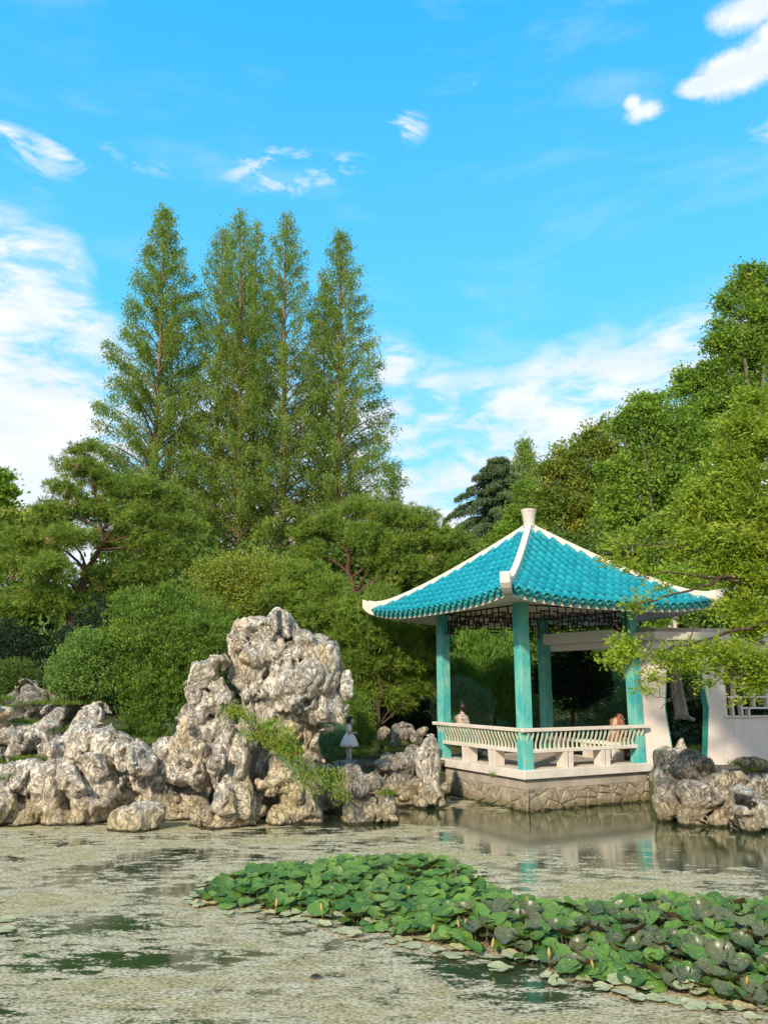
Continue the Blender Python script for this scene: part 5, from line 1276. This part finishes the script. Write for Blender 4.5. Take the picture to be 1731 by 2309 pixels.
for x, y, e in pts_:
    inn = min(1, e/.75); n_ = float(vnoise(np.array([[x*.8, y*.8, 1.]]), 5)[0]); bron = (x > .9) and (y < 10.6) and (rnd.random() < .5 - .2*abs(x-3)/2)
    if e < .16+.16*rnd.random()*(1.3+n_): k = 'y'; z = .012+.02*rnd.random(); tl_ = .06
    elif e < .42 and rnd.random() < .5: k = 'y' if rnd.random() < .5 else 'g'; z = .03+.05*rnd.random(); tl_ = .2
    else: k = 'o' if bron else 'g'; z = .03+inn*(.04+.05*n_+.14*rnd.random()); tl_ = .5
    if k == 'y' and rnd.random() < .30+.3*n_: continue
    pads.append((x, y, z, k, tl_, e))
pads.sort(key=lambda q: (q[1]**2+q[0]**2) + (100 if abs(q[0]) > q[1]*.50 else 0) - q[2]*8)
PL = {'g': ('green lily pad held above the water among its neighbours in the patch', 'green lily pads standing in the patch'),
      'o': ('bronze cupped lily pad in the near right part of the patch', 'bronze cupped lily pads at the near right'),
      'y': ('pale yellowish lily pad lying flat at the scummy rim of the patch', 'pale flat lily pads along the rim of the patch')}
RV = {'g': [], 'o': [], 'y': []}; RFl = {'g': [], 'o': [], 'y': []}; off_ = {'g': 0, 'o': 0, 'y': 0}
plab = []
def pad_label(x, y, z, k, s, me, tm):
    shape = {'g': ['', 'cupped', 'wavy', 'deep cupped', 'drooping', 'domed', 'ruffled'], 'o': ['', 'rippled', 'deep', 'ruffled', 'folded'], 'y': ['', 'wavy', 'smooth', 'curled']}[k][PM[k].index(me)]
    size = 'large' if s > .90 else ('small' if s < .73 else 'middling')
    px = 865.5+F*x/(y*CT+(z-CAMZ)*ST)
    zone = ('left tip', 'left third', 'below the stake', 'right of stake', 'narrow waist', 'near right lobe', 'far right lobe', 'right picture edge')[int(np.searchsorted([560, 800, 1040, 1180, 1330, 1500, 1640], px))]
    row = 'far' if y > 11.6 else ('near' if y < 9.6 else 'mid')
    col = {'g': 'green', 'o': 'bronze', 'y': 'pale flat'}[k]
    return ' '.join(w_ for w_ in (size, shape, col, 'lily pad,', row, 'row,', zone, 'tilted' if tm > .25 else '') if w_).strip()
stV = MB()
for i, (x, y, z, k, tl_, e) in enumerate(pads):
    me = PM[k][rnd.randrange(len(PM[k]))]; s = rnd.uniform(.58, 1.04); rz = rnd.uniform(0, 6.28)
    ta = rnd.uniform(0, 6.28); tm = rnd.uniform(0, tl_)
    # leaves lean a little towards the open water in front
    M = Matrix.Translation((x, y, z)) @ Matrix.Rotation(tm, 4, Vector((math.cos(ta), math.sin(ta), 0))) @ Matrix.Rotation(.16 if k != 'y' else 0, 4, 'X') @ Matrix.Rotation(rz, 4, 'Z') @ Matrix.Scale(s, 4)
    if i < 300:
        o = link('lily_pad', me); o.matrix_world = M; plab.append((x/y, o, pad_label(x, y, z, k, s, me, tm), PL[k][1]))
    else:
        Mn = np.array(M); v = np.array([q.co[:] for q in me.vertices]) @ Mn[:3, :3].T + Mn[:3, 3]
        for pl in me.polygons:
            f_ = list(pl.vertices); RFl[k].append([off_[k]+j for j in (f_ if len(f_) == 4 else f_+[f_[2]])])
        RV[k].append(v); off_[k] += len(v)
    if z > .06: stV.tube([(x, y, z), (x+rnd.uniform(-.05, .05), y+rnd.uniform(-.05, .05), -.05)], [.006, .007], 4, cap=False)
byl = {}
for q in plab: byl.setdefault(q[2], []).append(q)
for lb, qs in byl.items():
    qs.sort(key=lambda q: q[0]); n = len(qs)
    for i, q in enumerate(qs):
        pre = '' if n == 1 else ('left twin:' if i == 0 else 'right twin:') if n == 2 else 'leftmost' if i == 0 else 'rightmost' if i == n-1 else 'middle' if n == 3 else ('second', 'third', 'fourth', 'fifth', 'sixth')[min(i-1, 4)]+' from left,'
        tag(q[1], (pre+' '+lb).strip(), 'lily pad', q[3])
for k, nm in (('g', 'lily_foliage'), ('o', 'lily_foliage'), ('y', 'lily_foliage')):
    if RV[k]:
        me = bpy.data.meshes.new('lily_foliage'); fs = [tuple(dict.fromkeys(f)) for f in RFl[k]]
        me.from_pydata([tuple(p) for p in np.concatenate(RV[k])], [], fs)
        for p in me.polygons: p.use_smooth = True
        me.materials.append({'g': PADG, 'o': PADO, 'y': PADY}[k]); o = link(nm, me); tag(o, kind='stuff')
o = stV.build('lily_stems', STEM); tag(o, kind='stuff')
# buds
bm_ = MB(); bm_.lathe((0, 0, 0), [(.002, -.22), (.005, -.02), (.016, .0), (.022, .03), (.019, .065), (.008, .10), (.001, .112)], 8)
budme = None; buds_ = []
for px, py in ((1440, 2025), (1190, 2020), (1086, 2060), (1064, 2020), (1072, 2055), (975, 2085), (980, 1976), (924, 2000), (725, 2040), (990, 2040), (1048, 2080), (1034, 2082), (1005, 2042), (1110, 2122), (1238, 2145), (1418, 2020), (1490, 2040), (1570, 2115), (1675, 2160), (1684, 2210), (1727, 2055), (622, 2028), (733, 1972), (1337, 2168)):
    p = onz(px, py+22, .10)
    if budme is None: o = bm_.build('lily_bud', BUD, smooth=True); budme = o.data
    else: o = link('lily_bud', budme)
    o.location = (p[0], p[1], .12+.05*rnd.random()); o.rotation_euler = (rnd.uniform(-.25, .25), rnd.uniform(-.25, .25), 0); o.scale = (rnd.uniform(.6, .85),)*3
    buds_.append((px, o))
ordn = ['leftmost', 'second', 'third', 'fourth', 'fifth', 'sixth', 'seventh', 'eighth', 'ninth', 'tenth', 'eleventh', 'twelfth']
buds_.sort(key=lambda q: q[0])
for i, (px, o) in enumerate(buds_):
    nm = (ordn[i]+' closed yellow lily bud'+(' from the left' if i else '')) if i < 12 else ((ordn[len(buds_)-1-i] if len(buds_)-1-i else 'rightmost').replace('leftmost', 'rightmost')+' closed orange-yellow lily bud'+(' from the right' if len(buds_)-1-i else ''))
    tag(o, nm+(', near the wooden stake' if abs(px-1027) < 60 else ', above the pads'), 'lily bud', 'closed buds among the lily pads')
p = onz(1027, 2010, 0); mb = MB(); mb.tube([(0, 0, -.2), (0.005, 0, .22), (.0, 0, .42)], [.02, .018, .014], 6); o = mb.build('stake', B_GREY); o.location = p; tag(o, 'short weathered wooden stake standing among the lily pads', 'stake')
for (px, py) in ((8, 2075), (6, 2098)):
    p = onz(px, py, .012); o = link('lily_pad', PM['y'][0]); o.location = p; o.scale = (1.1,)*3; tag(o, 'lone flat lily pad at the left picture edge, '+('farther' if py < 2090 else 'nearer')+' of the two', 'lily pad')
# stray leaf floating in the scum
p = onz(690, 2205, .012); mb = MB(); mb.add([(0, 0, .0), (.10, .03, .03), (.16, .0, .01), (.1, -.07, .02), (.03, -.06, .03)], [(0, 1, 2, 3, 4)]); o = mb.build('floating_leaf', B_DARK); o.location = p; tag(o, 'curled dark dead leaf floating alone on the algae', 'leaf')

# ------------------------------------------------------------------ people
def body(name, segs, m, parent, res=.012, k=.02, extra=None):
    """segs: (a, b, ra, rb) tapered capsules blended into one skin"""
    A_ = np.array([s[0] for s in segs], float); B_ = np.array([s[1] for s in segs], float); ra = np.array([s[2] for s in segs]); rb = np.array([s[3] for s in segs])
    lo = np.minimum(A_, B_).min(0)-max(ra.max(), rb.max())-.03; hi = np.maximum(A_, B_).max(0)+max(ra.max(), rb.max())+.03
    n = ((hi-lo)/res).astype(int)+2; ax = [lo[i]+res*np.arange(n[i]) for i in range(3)]
    G = np.stack(np.meshgrid(*ax, indexing='ij'), -1).reshape(-1, 3); D = np.full(len(G), 9.)
    for a, b, r0, r1 in zip(A_, B_, ra, rb):
        ab = b-a; t = np.clip(((G-a)@ab)/(ab@ab+1e-9), 0, 1); d = np.linalg.norm(G-a-t[:, None]*ab, axis=1)-(r0+(r1-r0)*t); D = smin(D, d, k)
    V, Q = surface_nets(D.reshape(tuple(n)), lo, res); return mesh_np(name, V, Q, m, parent, smooth=True)
# girl, facing right (+x), looking down, hands together in front
gp = at(786, 1708, 20.9); gp[2] = GZ+.065
girl = empty('person', tuple(gp), .15, 'girl in short sleeved white dress and pale tights standing beside the rock overhang', 'person')
S = 1.14/1.14
fing = []
for j in range(4):
    for s_ in (-1, 1): fing.append(((.185, s_*.012, .745-.006*j), (.205, s_*.018+.004*s_*j, .752-.010*j), .007, .006))
body('skin', [((.045, 0, 1.06), (.050, 0, 1.04), .072, .068), ((.075, 0, 1.01), (.082, 0, .995), .042, .036), ((.112, 0, 1.022), (.116, 0, 1.018), .010, .009), ((.02, 0, .985), (.0, 0, .93), .034, .038),
     ((0, .095, .885), (-.005, .115, .745), .034, .027), ((-.005, .115, .745), (.155, .02, .745), .026, .017), ((0, -.095, .885), (0, -.118, .745), .034, .027), ((0, -.118, .745), (.160, -.02, .755), .026, .017),
     ((.155, .012, .745), (.187, .010, .748), .020, .016), ((.160, -.012, .752), (.187, -.010, .748), .020, .016), ((.18, 0, .765), (.19, 0, .785), .008, .006), ((-.005, 0, .9), (0, 0, .55), .07, .06),
     ((.005, .045, .52), (-.005, .05, .30), .052, .040), ((-.005, .05, .30), (-.02, .05, .06), .036, .026), ((.03, -.045, .52), (.02, -.05, .30), .052, .040), ((.02, -.05, .30), (.045, -.05, .06), .036, .026), ((.055, .072, 1.03), (.05, .076, 1.01), .012, .010), ((.055, -.072, 1.03), (.05, -.076, 1.01), .012, .010)] + fing,
     SKIN, girl, .0095, .016)
body('hair', [((.028, 0, 1.082), (.012, 0, 1.06), .074, .074), ((-.01, 0, 1.03), (-.012, 0, 1.0), .05, .035), ((.055, 0, 1.115), (.08, 0, 1.09), .035, .028), ((-.045, 0, 1.115), (-.055, 0, 1.125), .026, .022)], HAIR, girl, .0095, .02)
eb = MB()
for s_ in (-1, 1): eb.lathe((.106, s_*.026, 1.028), [(.001, -.006), (.007, 0), (.001, .006)], 6)
eb.build('eye', HAIR, girl)
body('tights', [((.005, .045, .50), (-.005, .05, .30), .055, .043), ((-.005, .05, .30), (-.02, .05, .075), .039, .029), ((.03, -.045, .50), (.02, -.05, .30), .055, .043), ((.02, -.05, .30), (.045, -.05, .075), .039, .029)], TIGHTS, girl, .010, .008)
for s_, xo in ((1, -.02), (-1, .045)): body('shoe', [((xo-.015, s_*.05, .03), (xo+.075, s_*.052, .022), .032, .026), ((xo-.012, s_*.05, .05), (xo-.010, s_*.05, .065), .030, .030)], SHOE, girl, .0095, .015)
body('bodice', [((0, .07, .90), (0, -.07, .90), .05, .05), ((0, .045, .84), (0, -.045, .84), .068, .068), ((0, .03, .74), (0, -.03, .74), .066, .066), ((0, .09, .89), (-.002, .108, .83), .048, .042), ((0, -.09, .89), (0, -.110, .83), .048, .042)], DRESS, girl, .0095, .03)
V = []; Fs = []; nA = 72
for i, (z, r, wv_) in enumerate(((.76, .082, 0), (.72, .10, .02), (.66, .135, .05), (.58, .17, .07), (.50, .195, .09), (.425, .215, .11), (.42, .205, .11), (.50, .18, .09), (.66, .12, .05))):
    for j in range(nA):
        a = 2*math.pi*j/nA; q = r*(1+wv_*math.sin(a*13+i*.2)+.4*wv_*math.sin(a*5+1)); V.append((q*math.cos(a)*1.02+.012, q*math.sin(a)*.92, z+wv_*.10*math.sin(a*7)))
for i in range(8):
    for j in range(nA): Fs.append((i*nA+j, (i+1)*nA+j, (i+1)*nA+(j+1) % nA, i*nA+(j+1) % nA))
mb = MB(); mb.add(V, Fs); mb.build('skirt', DRESS, girl, smooth=True)

def sitter(loc, rz, label, top, hair, bun, lean=.0, turn=.4, trousers=None, headdown=0, cloak=False):
    """seated on a bench 0.43 m high, facing local +y"""
    r = empty('person', loc, rz, label, 'person')
    hx, hy = .06*math.sin(turn), .06*math.cos(turn); hz = 1.20-headdown; fy = lean+headdown*.9
    ht = np.array([0, .04+fy, hz])
    fg = []
    for s_ in (-1, 1):
        for j in range(4): fg.append(((s_*.10+.018*(j-1.5), .36+fy*.3, .60), (s_*.10+.020*(j-1.5), .41+fy*.3, .575), .009, .007))
        fg.append(((s_*.10-.035*s_, .33+fy*.3, .60), (s_*.10-.05*s_, .37+fy*.3, .59), .010, .008))
    body('skin', [(ht, ht+(0, 0, .04), .078, .086), (ht+(hx*.8, hy*.8, -.045), ht+(hx*.9, hy*.9, -.06), .045, .040), (ht+(hx*1.9, hy*1.9, -.005), ht+(hx*1.95, hy*1.95, -.02), .014, .012), (ht-(0, .01, .05), (0, .0+fy*.7, 1.0), .046, .05),
         ((-.17, fy*.6, .97), (-.21, .06+fy*.4, .74), .048, .04), ((.17, fy*.6, .97), (.21, .06+fy*.4, .74), .048, .04), ((-.21, .06+fy*.4, .74), (-.11, .30+fy*.3, .62), .038, .027), ((.21, .06+fy*.4, .74), (.11, .30+fy*.3, .62), .038, .027),
         ((-.10, .30+fy*.3, .62), (-.10, .35+fy*.3, .605), .030, .026), ((.10, .30+fy*.3, .62), (.10, .35+fy*.3, .605), .030, .026), ((0, fy*.6, .95), (0, 0, .55), .12, .12), ((-.09, 0, .51), (-.11, .42, .49), .075, .055), ((.09, 0, .51), (.11, .42, .49), .075, .055),
         ((-.11, .42, .47), (-.11, .44, .08), .05, .034), ((.11, .42, .47), (.11, .44, .08), .05, .034), ((-.11, .43, .04), (-.11, .58, .03), .034, .028), ((.11, .43, .04), (.11, .58, .03), .034, .028)]+fg, SKIN, r, .013, .02)
    hs = [(ht+(-hx*.3, -hy*.3, .03), ht+(-hx*.2, -hy*.2, .055), .088, .088), (ht+(-hx*.5, -hy*.5, -.03), ht+(-hx*.4, -hy*.4, -.06), .06, .045)]
    if bun: hs += [(ht+(-.01, -.02, .14), ht+(-.03, -.03, .17), .035, .03)]
    else: hs += [(ht+(0, -.03, .0), ht+(.0, -.05, -.18), .085, .08)]
    body('hair', hs, hair, r, .012, .02)
    tp = [((-.13, fy*.6, .96), (.13, fy*.6, .96), .085, .085), ((-.08, fy*.3, .80), (.08, fy*.3, .80), .115, .115), ((-.07, 0, .58), (.07, 0, .58), .125, .125), ((-.17, fy*.6, .96), (-.215, .06+fy*.4, .73), .068, .058), ((.17, fy*.6, .96), (.215, .06+fy*.4, .73), .068, .058),
          ((-.215, .06+fy*.4, .73), (-.13, .26+fy*.3, .63), .055, .042), ((.215, .06+fy*.4, .73), (.13, .26+fy*.3, .63), .055, .042), ((-.05, fy*.65, 1.03), (.05, fy*.65, 1.03), .06, .06)]
    body('sweater', tp, top, r, .014, .03)
    body('trousers', [((-.09, 0, .52), (-.11, .42, .49), .092, .070), ((.09, 0, .52), (.11, .42, .49), .092, .070), ((-.11, .42, .48), (-.11, .44, .12), .065, .055), ((.11, .42, .48), (.11, .44, .12), .065, .055), ((-.06, -.02, .54), (.06, -.02, .54), .10, .10)], trousers or DENIM, r, .014, .03)
    for s_ in (-1, 1): body('shoe', [((s_*.11, .42, .045), (s_*.11, .60, .035), .045, .038)], SOLE, r, .012, .01)
    return r
cP, sP = math.cos(PROT), math.sin(PROT)
def loc(u, v, z=0): return (PAVC[0]+u*cP-v*sP, PAVC[1]+u*sP+v*cP, PAVC[2]+z)
sit1 = sitter(loc(-A+.16, 1.12), PROT-math.pi/2, 'person with dark hair bun in striped sweater and jeans seated at the left railing', STRIPE, HAIR, True, turn=-.9)
sitter(loc(A-.05, -1.02), PROT-math.pi/2, 'person with long reddish brown hair and rust top bent forward on the far bench', BROWNC, HAIRB, False, lean=.04, turn=.3, headdown=.17, trousers=BROWNC)

sit1.scale = (1.08, 1.08, 1.08)
